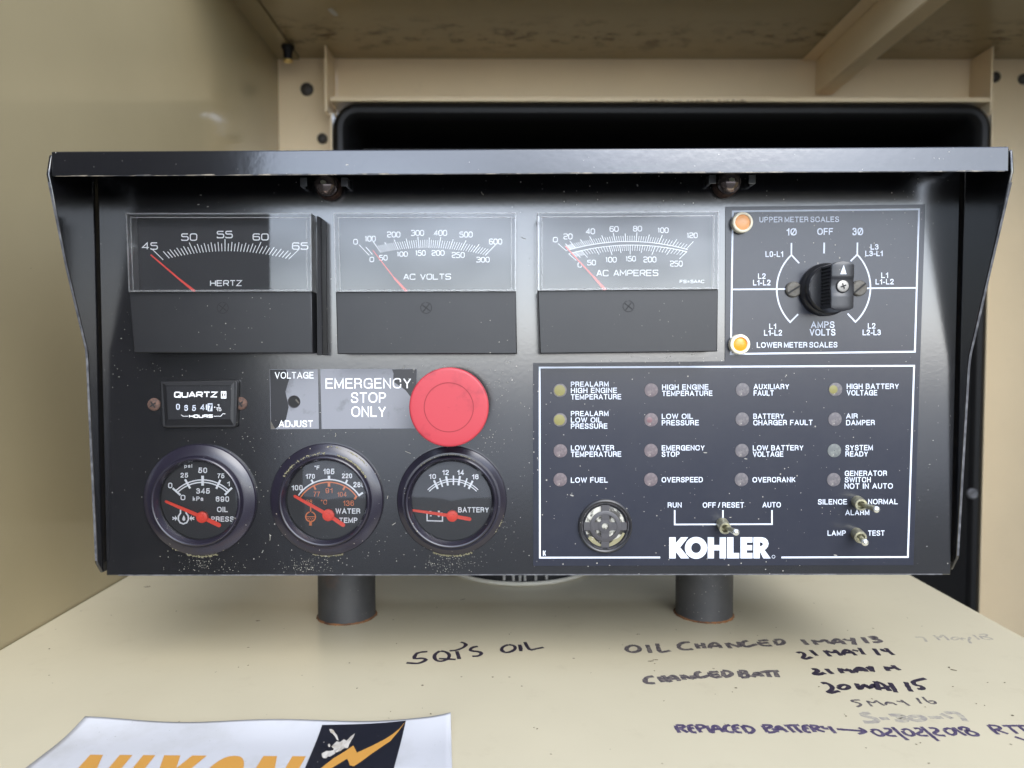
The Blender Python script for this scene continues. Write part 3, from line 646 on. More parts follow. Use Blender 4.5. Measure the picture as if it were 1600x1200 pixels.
# lamp bulbs and their clips under the hood
for bx, by, clips, lab in ((509, 288, (478, 541), 'brown glass lamp bulb under the hood above the volts meter'), (1140, 284, (1110, 1171), 'brown glass lamp bulb under the hood above the amperes meter')):
    c = W(bx, by, 0.390); r = 17.5 * 0.385 / FPX
    b = MB(); b.lathe(c, [(r * 0.9, -0.009)] + [(r * math.cos(R(a)), r * 0.8 * math.sin(R(a))) for a in range(0, 91, 9)], 32)
    bo = b.build('panel_lamp', M['bulb'], CP, label=lab)
    b = MB(); b.lathe(c + Vector((0, 0.004, 0.0)), [(r * 1.12, -0.0058), (r * 1.12, -0.001), (r * 1.0, 0.0)], 28); b.build('socket', M['rustscrew'], bo)
    b = MB(); q = c + Vector((-0.0002, -r * 0.80, -0.0003)); b.poly([q + Vector(p) for p in ((-.0016, -.00005, .0008), (-.0004, -.0003, .0014), (.0012, -.0002, .0009), (.0016, 0, -.0003), (.0002, -.0002, -.0009), (-.0012, 0, -.0004))]); b.build('painted_glint', M['nickel'], bo)  # pale patch painted on as a reflection in the bulb
    for cxp in clips:
        q = W(cxp, by - 1, Y0 - 0.002); s = 1 if cxp > bx else -1
        b = MB()
        b.box(q.x - 0.0006 + s * 0.0012, q.x + 0.0006 + s * 0.0012, Y0 - 0.006, Y0 - 0.0002, q.z - 0.0024, q.z + 0.0022)
        b.box(q.x - 0.0018, q.x + 0.0018, Y0 - 0.0068, Y0 - 0.0061, q.z - 0.0024, q.z + 0.0022)
        b.build('clip', M['tin'], bo, bevel=0.0002)

# --- three rectangular meters
def meter(label, tl, tr, sr, sl, br, bl, screw, draw):
    yc, yl = Y0 - 0.0185, Y0 - 0.0165
    b = MB()
    low = [W(*sl, yl), W(*sr, yl), W(*br, yl), W(*bl, yl)]
    b.prism(low, (0, 0.0155, 0))
    top = [W(tl[0] + 5, tl[1] + 1, Y0 - 0.0065), W(tr[0] - 1.5, tr[1] + 1, Y0 - 0.0065), W(sr[0] - 1, sr[1] - .6, Y0 - 0.0065), W(sl[0] + 4, sl[1] - .6, Y0 - 0.0065)]
    b.prism(top, (0, 0.006, 0))
    o = b.build('panel_meter', M['case'], CP, label=label, bevel=0.0005)
    # dark side rail towards the panel
    d_ = MB(); d_.prism([W(tl[0] + 7, tl[1] + 8, Y0 - 0.0069), W(tr[0] - 4, tr[1] + 8, Y0 - 0.0069), W(sr[0] - 3, sr[1] - 2, Y0 - 0.0069), W(sl[0] + 6, sl[1] - 2, Y0 - 0.0069)], (0, 0.0003, 0)); d_.build('dial', M['mdial'], o)
    if tr[0] < 700:
        s_ = MB(); q0 = W(tr[0], tr[1], yc); q1 = W(br[0], br[1], yl)
        s_.prism([Vector((q0.x + 0.0012, Y0 - 0.012, q0.z)), Vector((q0.x + 0.0032, Y0 - 0.010, q0.z - 0.0008)), Vector((q1.x + 0.0034, Y0 - 0.010, q1.z - 0.001)), Vector((q1.x + 0.0008, Y0 - 0.012, q1.z - 0.001))], (0, 0.0098, 0))
        s_.build('side_rail', M['caseblk'], o, bevel=0.0004)
    sc_ = MB(); nd = MB(); YD = Y0 - 0.0071
    draw(sc_, nd, YD)
    sc_.build('scale', M['dialwhite'], o); nd.build('pointer', M['mneedle'], o)
    # clear cover: front and four sides
    g = MB(); fr = [W(*tl, yc), W(*tr, yc), W(*sr, yc), W(*sl, yc)]
    bk = [Vector((p.x, Y0 - 0.0074, p.z)) for p in fr]
    g.poly(fr); go_ = g.build('clear_cover', M['clear'], o, smooth=False)
    g = MB(); g.add(fr + bk, [(0, 4, 5, 1), (1, 5, 6, 2), (3, 2, 6, 7), (0, 3, 7, 4)]); g.build('cover_side', M['ridge'], go_, smooth=False)
    rdg = MB(); ins = 7
    line(rdg, [(tl[0] + ins, tl[1] + ins), (tr[0] - ins, tr[1] + ins), (sr[0] - ins, sr[1] - 2), (sl[0] + ins, sl[1] - 2)], 1.6, yc - 0.0001, True)
    line(rdg, [(tl[0] + .8, tl[1] + .8), (tr[0] - .8, tr[1] + .8), (sr[0] - .8, sr[1] - .8), (sl[0] + .8, sl[1] - .8)], 2.0, yc - 0.0001, True)
    rdg.build('edge_ridge', M['ridge'], go_)
    s2 = MB()
    line(s2, arcpts(screw[0], screw[1], 8.6, 0, 348, 30), 1.0, yl - 0.00005, False)
    for a in (38, 128): line(s2, [(screw[0] - 7.5 * math.cos(R(a)), screw[1] - 7.5 * math.sin(R(a))), (screw[0] + 7.5 * math.cos(R(a)), screw[1] + 7.5 * math.sin(R(a)))], 1.5, yl - 0.00005)
    s2.build('zero_screw', M['slot'], o)
    return o
def pl(v, xs, ys):
    for i in range(len(xs) - 1):
        if v <= xs[i + 1]: t = (v - xs[i]) / (xs[i + 1] - xs[i]); return ys[i] + t * (ys[i + 1] - ys[i])
    return ys[-1]
def tick(mb, x, y, piv, ln, wpx, Y, down=False):
    dx, dy = x - piv[0], y - piv[1]; L = math.hypot(dx, dy); k = ln / L
    line(mb, [(x, y), (x + dx * k * (-1 if down else 1), y + dy * k * (-1 if down else 1))], wpx, Y)
def parab(x, a, b_, c):
    """height of the arc through three points"""
    (x1, y1), (x2, y2), (x3, y3) = a, b_, c
    return y1 * (x - x2) * (x - x3) / ((x1 - x2) * (x1 - x3)) + y2 * (x - x1) * (x - x3) / ((x2 - x1) * (x2 - x3)) + y3 * (x - x1) * (x - x2) / ((x3 - x1) * (x3 - x2))
def d_hertz(m, nd, Y):
    for i in range(41):
        v = 45 + i * 0.5
        if v in (45.5,): continue
        x = pl(v, [45, 50, 55, 60, 65], [255, 303.5, 351.6, 400, 451]); y = parab(x, (255, 406), (351.6, 392.5), (451, 405))
        ln = 18.7 if v in (50, 55, 60) else (23 if v in (45, 65) else (14.5 if v == int(v) else 12))
        tick(m, x, y, (351.6, 500), ln, 1.25, Y)
    for s, a, b_, c, e in (('45', 222.5, 246, 379.5, 389.5), ('50', 284, 307.5, 365.5, 375.5), ('55', 339.5, 363, 361.5, 371.5), ('60', 395.5, 419, 365.5, 375), ('65', 457, 481, 379.5, 389.5)):
        ext(m, s, a, b_, c, e, Y, 1.6)
    ext(m, 'HERTZ', 329, 377.5, 438.5, 446.5, Y, 1.5)
    nd.ribbon([W(235.5, 398, Y - .001), W(280, 436, Y - .001), W(304.5, 455.5, Y - .001)], [2.0 * MPP, 2.9 * MPP, 4.2 * MPP])
def d_volts(m, nd, Y):
    top = [(577, 399), (666, 387.3), (758, 399)]
    for i in range(61):
        v = i * 10
        if v < 100 and v not in (0, 50): continue
        x = pl(v, [0, 50, 100, 200, 300, 400, 500, 600], [577, 582, 595.5, 622.5, 654.8, 685.5, 720, 758]); y = parab(x, *top)
        ln = (23 if v in (0, 100, 600) else 17.5) if v % 100 == 0 else (16 if v % 50 == 0 else 12.5)
        tick(m, x, y, (666, 492), ln, 1.25 if v % 50 == 0 else 0.85, Y)
    for s, a, b_, c, e in (('0', 552.5, 558.5, 374, 381.5), ('100', 570.5, 586.5, 369, 377), ('200', 605.5, 625, 362.5, 370.5), ('300', 643, 662, 360, 368), ('400', 678.5, 698, 360, 368), ('500', 718.5, 738, 362.5, 370.5), ('600', 764.5, 784, 373.5, 381.5),
                           ('0', 578, 584, 402, 409), ('50', 593, 605, 399, 406.5), ('100', 620.5, 636.5, 393.5, 400.5), ('150', 649.5, 664.5, 391.5, 399), ('200', 675, 694, 391.5, 399), ('250', 706.5, 725.5, 394.5, 402.5), ('300', 745, 764.5, 402, 409.5)):
        ext(m, s, a, b_, c, e, Y, 1.35)
    ext(m, 'AC VOLTS', 631, 704, 428.5, 436.5, Y, 1.5)
    nd.ribbon([W(582.5, 391, Y - .001), W(615, 433, Y - .001), W(617, 435.5, Y - .001), W(635.5, 455.5, Y - .001)], [1.3 * MPP, 1.8 * MPP, 3.0 * MPP, 4.2 * MPP])
def d_amps(m, nd, Y):
    up = [(884.6, 391.6), (986.6, 377.3), (1074.7, 390)]; lo = [(888.4, 396.6), (986.6, 382.9), (1073.6, 393.4)]
    for q in (up, lo): line(m, [(q[0][0] + (q[2][0] - q[0][0]) * i / 24, parab(q[0][0] + (q[2][0] - q[0][0]) * i / 24, *q)) for i in range(25)], 1.3, Y)
    for i in range(61):
        v = i * 2
        if 0 < v < 6: continue
        x = pl(v, [0, 20, 40, 60, 80, 100, 120], [884.6, 900, 928.3, 961.3, 994, 1029, 1072]); y = parab(x, *up)
        ln = 17 if v in (0, 120) else (14.5 if v % 20 == 0 else (12.5 if v % 10 == 0 else 9))
        tick(m, x, y, (985, 480), ln, 1.15 if ln > 10 else 0.8, Y)
    for i in range(51):
        v = i * 5
        if 0 < v < 10: continue
        x = pl(v, [0, 50, 100, 150, 200, 250], [888.4, 908.5, 951.6, 984.6, 1024, 1073]); y = parab(x, *lo)
        ln = 16 if v in (0, 250) else (14.5 if v % 50 == 0 else (12 if v % 25 == 0 else 9))
        tick(m, x, y, (985, 480), ln, 1.15 if ln > 10 else 0.85, Y, True)
    for s, a, b_, c, e in (('0', 864.5, 871, 371, 378), ('20', 881, 894, 365.5, 373.5), ('40', 916, 929, 357.5, 365.5), ('60', 953, 966, 354, 361.5), ('80', 989.5, 1002.5, 353.5, 361), ('100', 1028, 1044, 356, 363.5), ('120', 1073.5, 1089.5, 364, 371.5),
                           ('0', 903, 909, 410.5, 417.5), ('50', 918, 930.5, 406.5, 414), ('100', 946.5, 963, 402, 409.5), ('150', 978, 993, 400.5, 408), ('200', 1006, 1025, 401.5, 409.5), ('250', 1047.5, 1066, 408, 416)):
        ext(m, s, a, b_, c, e, Y, 1.35)
    ext(m, 'AC AMPERES', 932.5, 1028, 422.5, 431, Y, 1.5)
    ext(m, 'FS=5AAC', 1062.5, 1100, 437.8, 442, Y, 1.1)
    nd.ribbon([W(883.5, 385, Y - .001), W(926, 431, Y - .001), W(928, 433, Y - .001), W(946, 453.5, Y - .001)], [2.0 * MPP, 2.4 * MPP, 3.4 * MPP, 4.4 * MPP])
meter('rectangular hertz meter with red pointer at 45', (196.8, 332.8), (485.8, 333), (487.2, 455), (201.2, 456), (489, 552), (209.4, 551.5), (348, 481), d_hertz)
meter('rectangular volts meter with two scales and red pointer', (521.3, 333), (806.2, 332.3), (806, 454.8), (524.5, 455.6), (808, 553), (527, 553.5), (665.8, 481), d_volts)
meter('rectangular amperes meter with two ruled scales', (840, 332), (1123, 330), (1122.2, 451.5), (840.2, 453.8), (1121, 549.5), (843.7, 552.6), (982, 478.5), d_amps)

# --- faceplate with lettering
YO = Y0 - 0.0006
b = MB(); b.prism([W(x, y, YO) for x, y in ((1134, 322.8), (1446, 319.2), (1427.3, 883), (833.2, 884), (832.8, 567.3), (1133, 564.5))], (0, 0.0005, 0))
FP = b.build('faceplate', M['overlay'], CP, label='grey blue L-shaped faceplate with white lettering', smooth=False)
b = MB()
line(b, [(1145, 330.3), (1436, 327), (1429.5, 549.5), (1142, 553)], 2.7, YO, True)
line(b, [(1143.5, 452.3), (1229, 451.6)], 2.3, YO); line(b, [(1345, 450.6), (1432.5, 449.7)], 2.3, YO)
line(b, [(1031.5, 871), (843.6, 871.3), (843.2, 574.3), (1428.3, 571.5), (1418.5, 870.3), (1221, 871)], 2.7, YO)
def arc3(p0, p1, p2, n=20):
    """circle arc through three pixel points"""
    ax, ay = p0; bx, by = p1; cx_, cy_ = p2
    dd = 2 * (ax * (by - cy_) + bx * (cy_ - ay) + cx_ * (ay - by))
    ux = ((ax * ax + ay * ay) * (by - cy_) + (bx * bx + by * by) * (cy_ - ay) + (cx_ * cx_ + cy_ * cy_) * (ay - by)) / dd
    uy = ((ax * ax + ay * ay) * (cx_ - bx) + (bx * bx + by * by) * (ax - cx_) + (cx_ * cx_ + cy_ * cy_) * (bx - ax)) / dd
    r = math.hypot(ax - ux, ay - uy); a0 = math.atan2(ay - uy, ax - ux); a1 = math.atan2(by - uy, bx - ux); a2 = math.atan2(cy_ - uy, cx_ - ux)
    def unw(a, ref):
        while a - ref > math.pi: a -= 2 * math.pi
        while a - ref < -math.pi: a += 2 * math.pi
        return a
    a1 = unw(a1, a0); a2 = unw(a2, a1)
    return [(ux + r * math.cos(a0 + (a2 - a0) * i / n), uy + r * math.sin(a0 + (a2 - a0) * i / n)) for i in range(n + 1)]
line(b, [(1236.6, 379.7)] + arc3((1236.5, 398.4), (1213.6, 451), (1234.6, 503.4)) + [(1246.9, 491)], 2.3, YO)
line(b, [(1236.8, 398.6), (1248.6, 411.2)], 2.3, YO)
line(b, [(1339.7, 379)] + arc3((1339.4, 397.8), (1360, 450), (1336.6, 503)) + [(1324.4, 490)], 2.3, YO)
line(b, [(1339.2, 398), (1329.0, 408)], 2.3, YO)
line(b, [(1287.9, 379), (1287.5, 396)], 2.3, YO)
line(b, [(1054.2, 797), (1054.2, 819.5), (1206.2, 819), (1206.2, 797)], 2.3, YO); line(b, [(1129.6, 797), (1129.5, 818)], 2.3, YO)
b.build('border_lines', M['white'], FP)
TX = [
 ('PREALARM', 892, 951, 596.3, 604.3), ('HIGH  ENGINE', 892, 964, 606, 614.3), ('TEMPERATURE', 892, 970.5, 616, 624.3),
 ('PREALARM', 892, 950.8, 642.3, 650.3), ('LOW  OIL', 892, 940, 652.2, 660.3), ('PRESSURE', 892, 949, 661.8, 670),
 ('LOW  WATER', 892, 959.5, 695.8, 704), ('TEMPERATURE', 892, 970.5, 705.6, 714), ('LOW  FUEL', 892, 949.5, 746, 754.3),
 ('HIGH  ENGINE', 1034.5, 1106.8, 600.7, 609), ('TEMPERATURE', 1034.5, 1113, 610.6, 618.8), ('LOW  OIL', 1034, 1082.5, 646.5, 654.6), ('PRESSURE', 1034, 1091.8, 656.5, 664.8),
 ('EMERGENCY', 1034, 1101, 695.8, 704), ('STOP', 1034, 1061.8, 705.5, 713.8), ('OVERSPEED', 1033.8, 1098, 745.5, 753.8),
 ('AUXILIARY', 1177.5, 1233, 600, 608.3), ('FAULT', 1177.5, 1209, 610, 618.3), ('BATTERY', 1177, 1225, 646.3, 654.5), ('CHARGER  FAULT', 1177, 1269.5, 656.3, 664.6),
 ('LOW  BATTERY', 1176.3, 1255.3, 695.8, 704), ('VOLTAGE', 1176.3, 1223.8, 705.5, 713.8), ('OVERCRANK', 1175.8, 1243, 745.5, 753.8),
 ('HIGH  BATTERY', 1323, 1404.5, 599.6, 608), ('VOLTAGE', 1323, 1370.5, 609.6, 618), ('AIR', 1322, 1340, 646, 654), ('DAMPER', 1322, 1366.8, 656.3, 664.5),
 ('SYSTEM', 1321, 1363.8, 695.4, 703.8), ('READY', 1321, 1356.2, 705.3, 713.4), ('GENERATOR', 1320, 1385.8, 735.5, 743.8), ('SWITCH', 1320, 1360.5, 745.5, 753.8), ('NOT  IN  AUTO', 1319.5, 1395, 755.3, 763.8),
 ('SILENCE', 1278, 1323.3, 780, 788.3), ('NORMAL', 1356.5, 1402.5, 779.7, 788), ('ALARM', 1320.8, 1358.3, 796.5, 805), ('LAMP', 1293, 1321.5, 828.8, 837), ('TEST', 1356.3, 1382, 828.8, 837),
 ('RUN', 1043.3, 1065, 785, 793.2), ('OFF / RESET', 1098, 1162.5, 785, 793.3), ('AUTO', 1191.3, 1220, 784.6, 793),
 ('UPPER METER SCALES', 1186.5, 1311, 338.8, 347.5), ('1\u00d8', 1228.8, 1244.8, 356.6, 368), ('OFF', 1277, 1301.5, 356.5, 367), ('3\u00d8', 1332, 1348.6, 355.8, 367.6),
 ('L0-L1', 1196, 1223.5, 392.6, 401.5), ('L3', 1360.3, 1372.5, 381.5, 390), ('L3-L1', 1352, 1379, 391.8, 400.3), ('L2', 1184.4, 1196.3, 427.2, 435.6), ('L1-L2', 1176.6, 1203.8, 437.2, 446),
 ('L1', 1376.9, 1387.5, 425.8, 434.4), ('L1-L2', 1368, 1396.3, 436, 444.4), ('L1', 1201.9, 1212.5, 505.6, 514), ('L1-L2', 1193.8, 1221.9, 515.5, 524.4),
 ('AMPS', 1267, 1303.8, 502.2, 512.5), ('VOLTS', 1265, 1305.3, 514, 524.4), ('L2', 1356, 1367.8, 505, 513.4), ('L2-L3', 1347.8, 1376, 515, 523.8), ('LOWER METER SCALES', 1182.5, 1308.4, 534.8, 543.4)]
blocks = []
for t in TX:                                     # lines printed one under the other belong to one caption
    if blocks and abs(blocks[-1][-1][3] - t[3]) < 13 and 0 < t[3] - blocks[-1][-1][3] and abs((blocks[-1][-1][1] + blocks[-1][-1][2]) / 2 - (t[1] + t[2]) / 2) < 30: blocks[-1].append(t)
    else: blocks.append([t])
for bl in blocks:
    b = MB()
    for t in bl: text(b, *t, YO, 0.165)
    b.build('caption', M['white'], FP, label='white caption ' + ' '.join(x[0] for x in bl).replace('  ', ' '))
# block letter name on the faceplate, each letter a piece of its own
def kp(x, y): return (1030 + x / 8, 830 + y / 8)
def letter(mb): mb.build('block_letter', M['white'], FP, smooth=False)
def shape(pts, mb=None):
    m = mb or MB(); polyfill(m, [kp(*p) for p in pts], YO)
    if mb is None: letter(m)
shape([(125, 75), (206, 75), (206, 150), (272, 75), (362, 75), (262, 202), (375, 340), (272, 340), (206, 255), (206, 340), (125, 340)])
oc = kp(461, 208); nO = 48; b = MB()
outer = [(oc[0] + 139 / 8 * math.cos(2 * math.pi * i / nO), oc[1] + 137 / 8 * math.sin(2 * math.pi * i / nO)) for i in range(nO)]
inner = [(oc[0] + 61 / 8 * math.cos(2 * math.pi * i / nO), oc[1] + 64 / 8 * math.sin(2 * math.pi * i / nO)) for i in range(nO)]
b.add([W(*p, YO - 4.5e-5) for p in outer + inner], [(i, (i + 1) % nO, nO + (i + 1) % nO, nO + i) for i in range(nO)]); letter(b)
shape([(606, 75), (685, 75), (685, 172), (755, 172), (755, 75), (834, 75), (834, 340), (755, 340), (755, 240), (685, 240), (685, 340), (606, 340)])
shape([(848, 75), (928, 75), (928, 272), (1000, 272), (1000, 340), (848, 340)])
shape([(1016, 75), (1166, 75), (1166, 142), (1095, 142), (1095, 174), (1162, 174), (1162, 238), (1095, 238), (1095, 271), (1166, 271), (1166, 340), (1016, 340)])
b = MB()
ro = [(1178, 75), (1258, 75), (1290, 76), (1330, 88), (1358, 118), (1368, 155), (1358, 195), (1332, 225), (1316, 234), (1393, 340), (1302, 340), (1258, 252), (1258, 340), (1178, 340)]
ri = [(1258, 138), (1258, 138), (1268, 139), (1282, 143), (1292, 150), (1296, 161), (1292, 174), (1282, 182), (1266, 186), (1258, 186), (1258, 186), (1258, 186)]
b.add([W(*kp(*p), YO - 3e-5) for p in ro + ri[1:10]], [(0, 1, 14, 13), (1, 2, 15, 14), (2, 3, 16, 15), (3, 4, 17, 16), (4, 5, 18, 17), (5, 6, 19, 18), (6, 7, 20, 19), (7, 8, 21, 20), (8, 11, 22, 21), (8, 9, 10, 11), (14, 22, 11, 12, 13)]); letter(b)
b = MB(); line(b, arcpts(1208.6, 869.8, 2.4, 0, 360, 16), 0.5, YO); b.build('small_mark', M['white'], FP)
b = MB(); polyfill(b, [(848.3, 860.3), (850.2, 860.3), (850.2, 863.3), (852, 860.3), (853, 860.3), (851.4, 864), (853, 868.2), (852, 868.2), (850.2, 865), (850.2, 868.2), (848.3, 868.2)], YO); b.build('small_mark', M['white'], FP)

# indicator windows with the lamp showing through
IND = [(875, 610, 'ledy', 'prealarm high engine temperature'), (875, 656, 'ledy', 'prealarm low oil pressure'), (875.5, 704.5, None, 'low water temperature'), (875.3, 749.5, None, 'low fuel'),
       (1017.5, 609.5, None, 'high engine temperature'), (1017.3, 656, 'ledr', 'low oil pressure'), (1017, 704, None, 'emergency stop'), (1016.8, 749.3, None, 'overspeed'),
       (1160, 609, None, 'auxiliary fault'), (1159.5, 655, None, 'battery charger fault'), (1159, 704, None, 'low battery voltage'), (1158.3, 749.3, None, 'overcrank'),
       (1305.3, 608.5, 'ledy', 'high battery voltage'), (1304.5, 655, None, 'air damper'), (1303.5, 704, None, 'system ready'), (1302.5, 749.5, None, 'generator switch not in auto')]
for i, (px, py, led, nm) in enumerate(IND):
    c = W(px, py, YO - 0.0001); r = 10.7 * MPP
    b = MB(); b.lathe(c, [(r, 0.00002), (r * 0.97, 0.00022), (r * 0.6, 0.0003), (0.0002, 0.00032)], 32)
    mt = M['lensp'] if 2 <= i <= 7 else (M['lensg'] if i == 14 else M['lens'])
    o = b.build('indicator_window', mt, CP, base=c)
    o['label'] = ('yellowish ' if led == 'ledy' else 'dusty grey ') + 'indicator window beside ' + nm
    if led:
        sh = {0: -0.5, 1: -1.0, 5: -2.5, 12: -3.5}[i]; rr = r * (0.62 if led == 'ledy' else 0.42)
        if i < 2: rr = r * 0.8
        b = MB(); cc = c + Vector((sh * MPP, -0.00034, 0)); b.lathe(cc, [(rr, 0), (rr * 0.7, 0.0001), (0.0001, 0.00014)], 24); b.build('led_glow', M[led], o)
# two round meter scale lamps
for px, py, r, ri, mt, nm in ((1161, 347, 15.8, 11.4, 'amberpale', 'pale orange scale lamp beside upper meter scales'), (1157, 538, 15.4, 10.6, 'amber', 'deep amber scale lamp beside lower meter scales')):
    c = W(px, py, Y0 - 0.005); r *= MPP * .99; ri *= MPP
    b = MB(); b.lathe(c, [(r, -0.0042), (r, -0.0004), (r - 0.0005, 0.0001), (ri + 0.0003, 0.0002), (ri, -0.0003), (ri, -0.001)], 40)
    o = b.build('scale_lamp', M['cream_ring'], CP, label=nm, base=c)
    b = MB(); b.lathe(c, [(ri, -0.0008), (ri * 0.8, -0.0003), (ri * 0.4, 0), (0.0001, 0.0001)], 32); b.build('lens', M[mt], o)
# selector switch
kc = W(1288, 453, Y0)
b = MB(); b.lathe(kc, [(0.0142, 0.0007), (0.0142, 0.0030), (0.0135, 0.0042), (0.0128, 0.0050), (0.0126, 0.0078), (0.0118, 0.0086), (0.0002, 0.0087)], 64)
KN = b.build('selector_knob', M['knob'], CP, label='black ribbed selector knob with white arrow between amps volts markings')
b = MB(); b.tube([kc + Vector((0.0117 * math.cos(R(a)), -0.0086, 0.0117 * math.sin(R(a)))) for a in range(118, 243, 6)], 0.0005, 8); b.build('crescent_rim', M['knob'], KN)
gc = kc; hw, hh = 0.0056, 0.0128
pr = []
for i in range(13): a = R(62 + 56 * i / 12); pr.append((hw * (1 - 2 * i / 12), hh - 0.0016 * (1 - math.sin(a)) * 8 * 0.9 + 0.0))
prof = [(hw, hh - 0.0017)] + [(hw - 2 * hw * t / 8, hh - 0.0017 * (2 * t / 8 - 1) ** 2) for t in range(1, 8)] + [(-hw, hh - 0.0017)]
nr = 11
for i in range(nr):
    z1 = (hh - 0.0028) - (2 * hh - 0.0056) * i / nr; z2 = (hh - 0.0028) - (2 * hh - 0.0056) * (i + 0.55) / nr
    prof += [(-hw, z1), (-hw + 0.0009, z1 - 0.0002), (-hw + 0.0009, z2), (-hw, z2 - 0.0002)]
prof += [(-hw, -hh + 0.0017)] + [(-hw + 2 * hw * t / 8, -(hh - 0.0017 * (2 * t / 8 - 1) ** 2)) for t in range(1, 8)] + [(hw, -hh + 0.0017)]
for i in range(nr):
    z2 = -((hh - 0.0028) - (2 * hh - 0.0056) * i / nr); z1 = -((hh - 0.0028) - (2 * hh - 0.0056) * (i + 0.55) / nr)
    prof += [(hw, z2), (hw - 0.0009, z2 + 0.0002), (hw - 0.0009, z1), (hw, z1 + 0.0002)]
b = MB(); b.prism([(kc.x + x, kc.y - 0.0205, kc.z + z) for x, z in prof], (0, 0.0117, 0)); b.build('grip', M['knob'], KN, smooth=False)
# smooth cap on the front of the grip, dished in the middle
def capz(z): return 0.0222 - 0.0007 * max(0, 1 - abs(z) / 0.0048) ** 0.5
b = MB(); zs = [(-hh + 2 * hh * i / 32) for i in range(33)]; vs = []
for z in zs:
    xw = hw
    e = max(0.0, abs(z) - (hh - 0.0017)) / 0.0017; xw = hw * math.sqrt(max(0.0, 1 - e)) if e > 0 else hw
    xw = max(xw, 0.0004)
    h = capz(z) - 0.0004 * e
    for xx, dh in ((-xw - .0002, -0.0016), (-xw - .0002, -0.0004), (-xw + 0.0004, 0), (xw - 0.0004, 0), (xw + .0002, -0.0004), (xw + .0002, -0.0016)): vs.append((kc.x + xx, kc.y - h - dh, kc.z + z))
b.add(vs, [(i * 6 + j, i * 6 + j + 1, (i + 1) * 6 + j + 1, (i + 1) * 6 + j) for i in range(32) for j in range(5)] + [tuple(range(6)), tuple(32 * 6 + j for j in range(6))])
b.build('grip_cap', M['knob'], KN)
b = MB(); q = Vector((kc.x, kc.y - 0.02235, kc.z)); b.poly([q + Vector(p) for p in ((0.0002, 0, 0.0108), (0.0017, 0, 0.0061), (-0.0015, 0, 0.0061))]); b.build('arrow_mark', M['white'], KN)
q = Vector((kc.x, kc.y - 0.0214, kc.z))
b = MB(); b.lathe(q, [(0.0034, -0.0003), (0.0034, 0.0009), (0.0030, 0.0011)], 28, cap0=True); b.build('screw_recess', M['slot'], KN)
b = MB(); b.lathe(q, [(0.0030, 0.0004), (0.0029, 0.0011), (0.0022, 0.0013), (0.0001, 0.0014)], 28); b.build('screw', M['screwlt'], KN)
b = MB()
for a in (20, 110): b.ribbon([q + Vector((0.0015 * s * math.cos(R(a)), -0.00145, 0.0015 * s * math.sin(R(a)))) for s in (-1, 1)], 0.0007)
b.build('screw_cross', M['slot'], KN)
for px, sl_ in ((1239, 32), (1341, 40)):
    c = W(px, 452.5 if px < 1300 else 450.5, YO); r = 12.2 * MPP
    b = MB(); b.lathe(c, [(r, 0.0001), (r, 0.0012), (r * 0.85, 0.0018), (0.0001, 0.0021)], 28); o = b.build('mounting_screw', M['steel'], CP, base=c, label='slotted screw %s of the selector knob' % ('left' if px < 1300 else 'right'))
    b = MB(); b.ribbon([c + Vector((r * 0.95 * s * math.cos(R(sl_)), -0.0022, r * 0.95 * s * math.sin(R(sl_)))) for s in (-1, 1)], 0.0009); b.build('slot', M['slot'], o)
# toggle switches
for bx, by, fx, fy, tx, ty, nm in ((1128.5, 817.5, 1133.4, 826, 1151, 832, 'run off auto'), (1339.5, 783.5, 1346, 789, 1371, 796.5, 'silence normal alarm'), (1338.5, 833.5, 1345, 840, 1351.8, 848, 'lamp test')):
    p0 = W(bx, by, YO); p1 = W(fx, fy, Y0 - 0.0085); ax = (p1 - p0).normalized()
    b = MB(); r = 9.3 * MPP
    u = ax.cross(Vector((0, 0, 1))).normalized(); v = ax.cross(u)
    rg = []
    for rr, h in ((r, 0), (r, 0.0016), (r * 0.95, 0.0019), (r, 0.0026), (r * 0.95, 0.0033), (r, 0.004), (r * 0.95, 0.0047), (r, 0.0054), (r, (p1 - p0).length - 0.0003), (r * 0.93, (p1 - p0).length), (r * 0.66, (p1 - p0).length), (r * 0.6, (p1 - p0).length - 0.003)):
        rg.append([p0 + ax * h + (u * math.cos(2 * math.pi * i / 28) + v * math.sin(2 * math.pi * i / 28)) * rr for i in range(28)])
    b.add([p for q in rg for p in q], [(k * 28 + i, k * 28 + (i + 1) % 28, (k + 1) * 28 + (i + 1) % 28, (k + 1) * 28 + i) for k in range(len(rg) - 1) for i in range(28)] + [tuple((len(rg) - 1) * 28 + i for i in range(28))])
    o = b.build('toggle_switch', M['nickel'], CP, label='small metal toggle switch at ' + nm)
    pt = W(tx, ty, Y0 - 0.0195); s0 = p1 - ax * 0.0028
    dd = (pt - s0)
    b = MB(); b.tube([s0, s0 + dd * 0.55, s0 + dd * 0.9], [0.0011, 0.0013, 0.00165], 14); lv = b.build('lever', M['nickel'], o)
    b = MB(); c = s0 + dd * 0.93; b.tube([c - dd.normalized() * 0.0009, c - dd.normalized() * 0.0003, c + dd.normalized() * 0.0006, c + dd.normalized() * 0.0013, c + dd.normalized() * 0.0017], [0.0014, 0.0018, 0.0018, 0.0013, 0.0004], 16); b.build('tip', M['nickeltip'], lv)
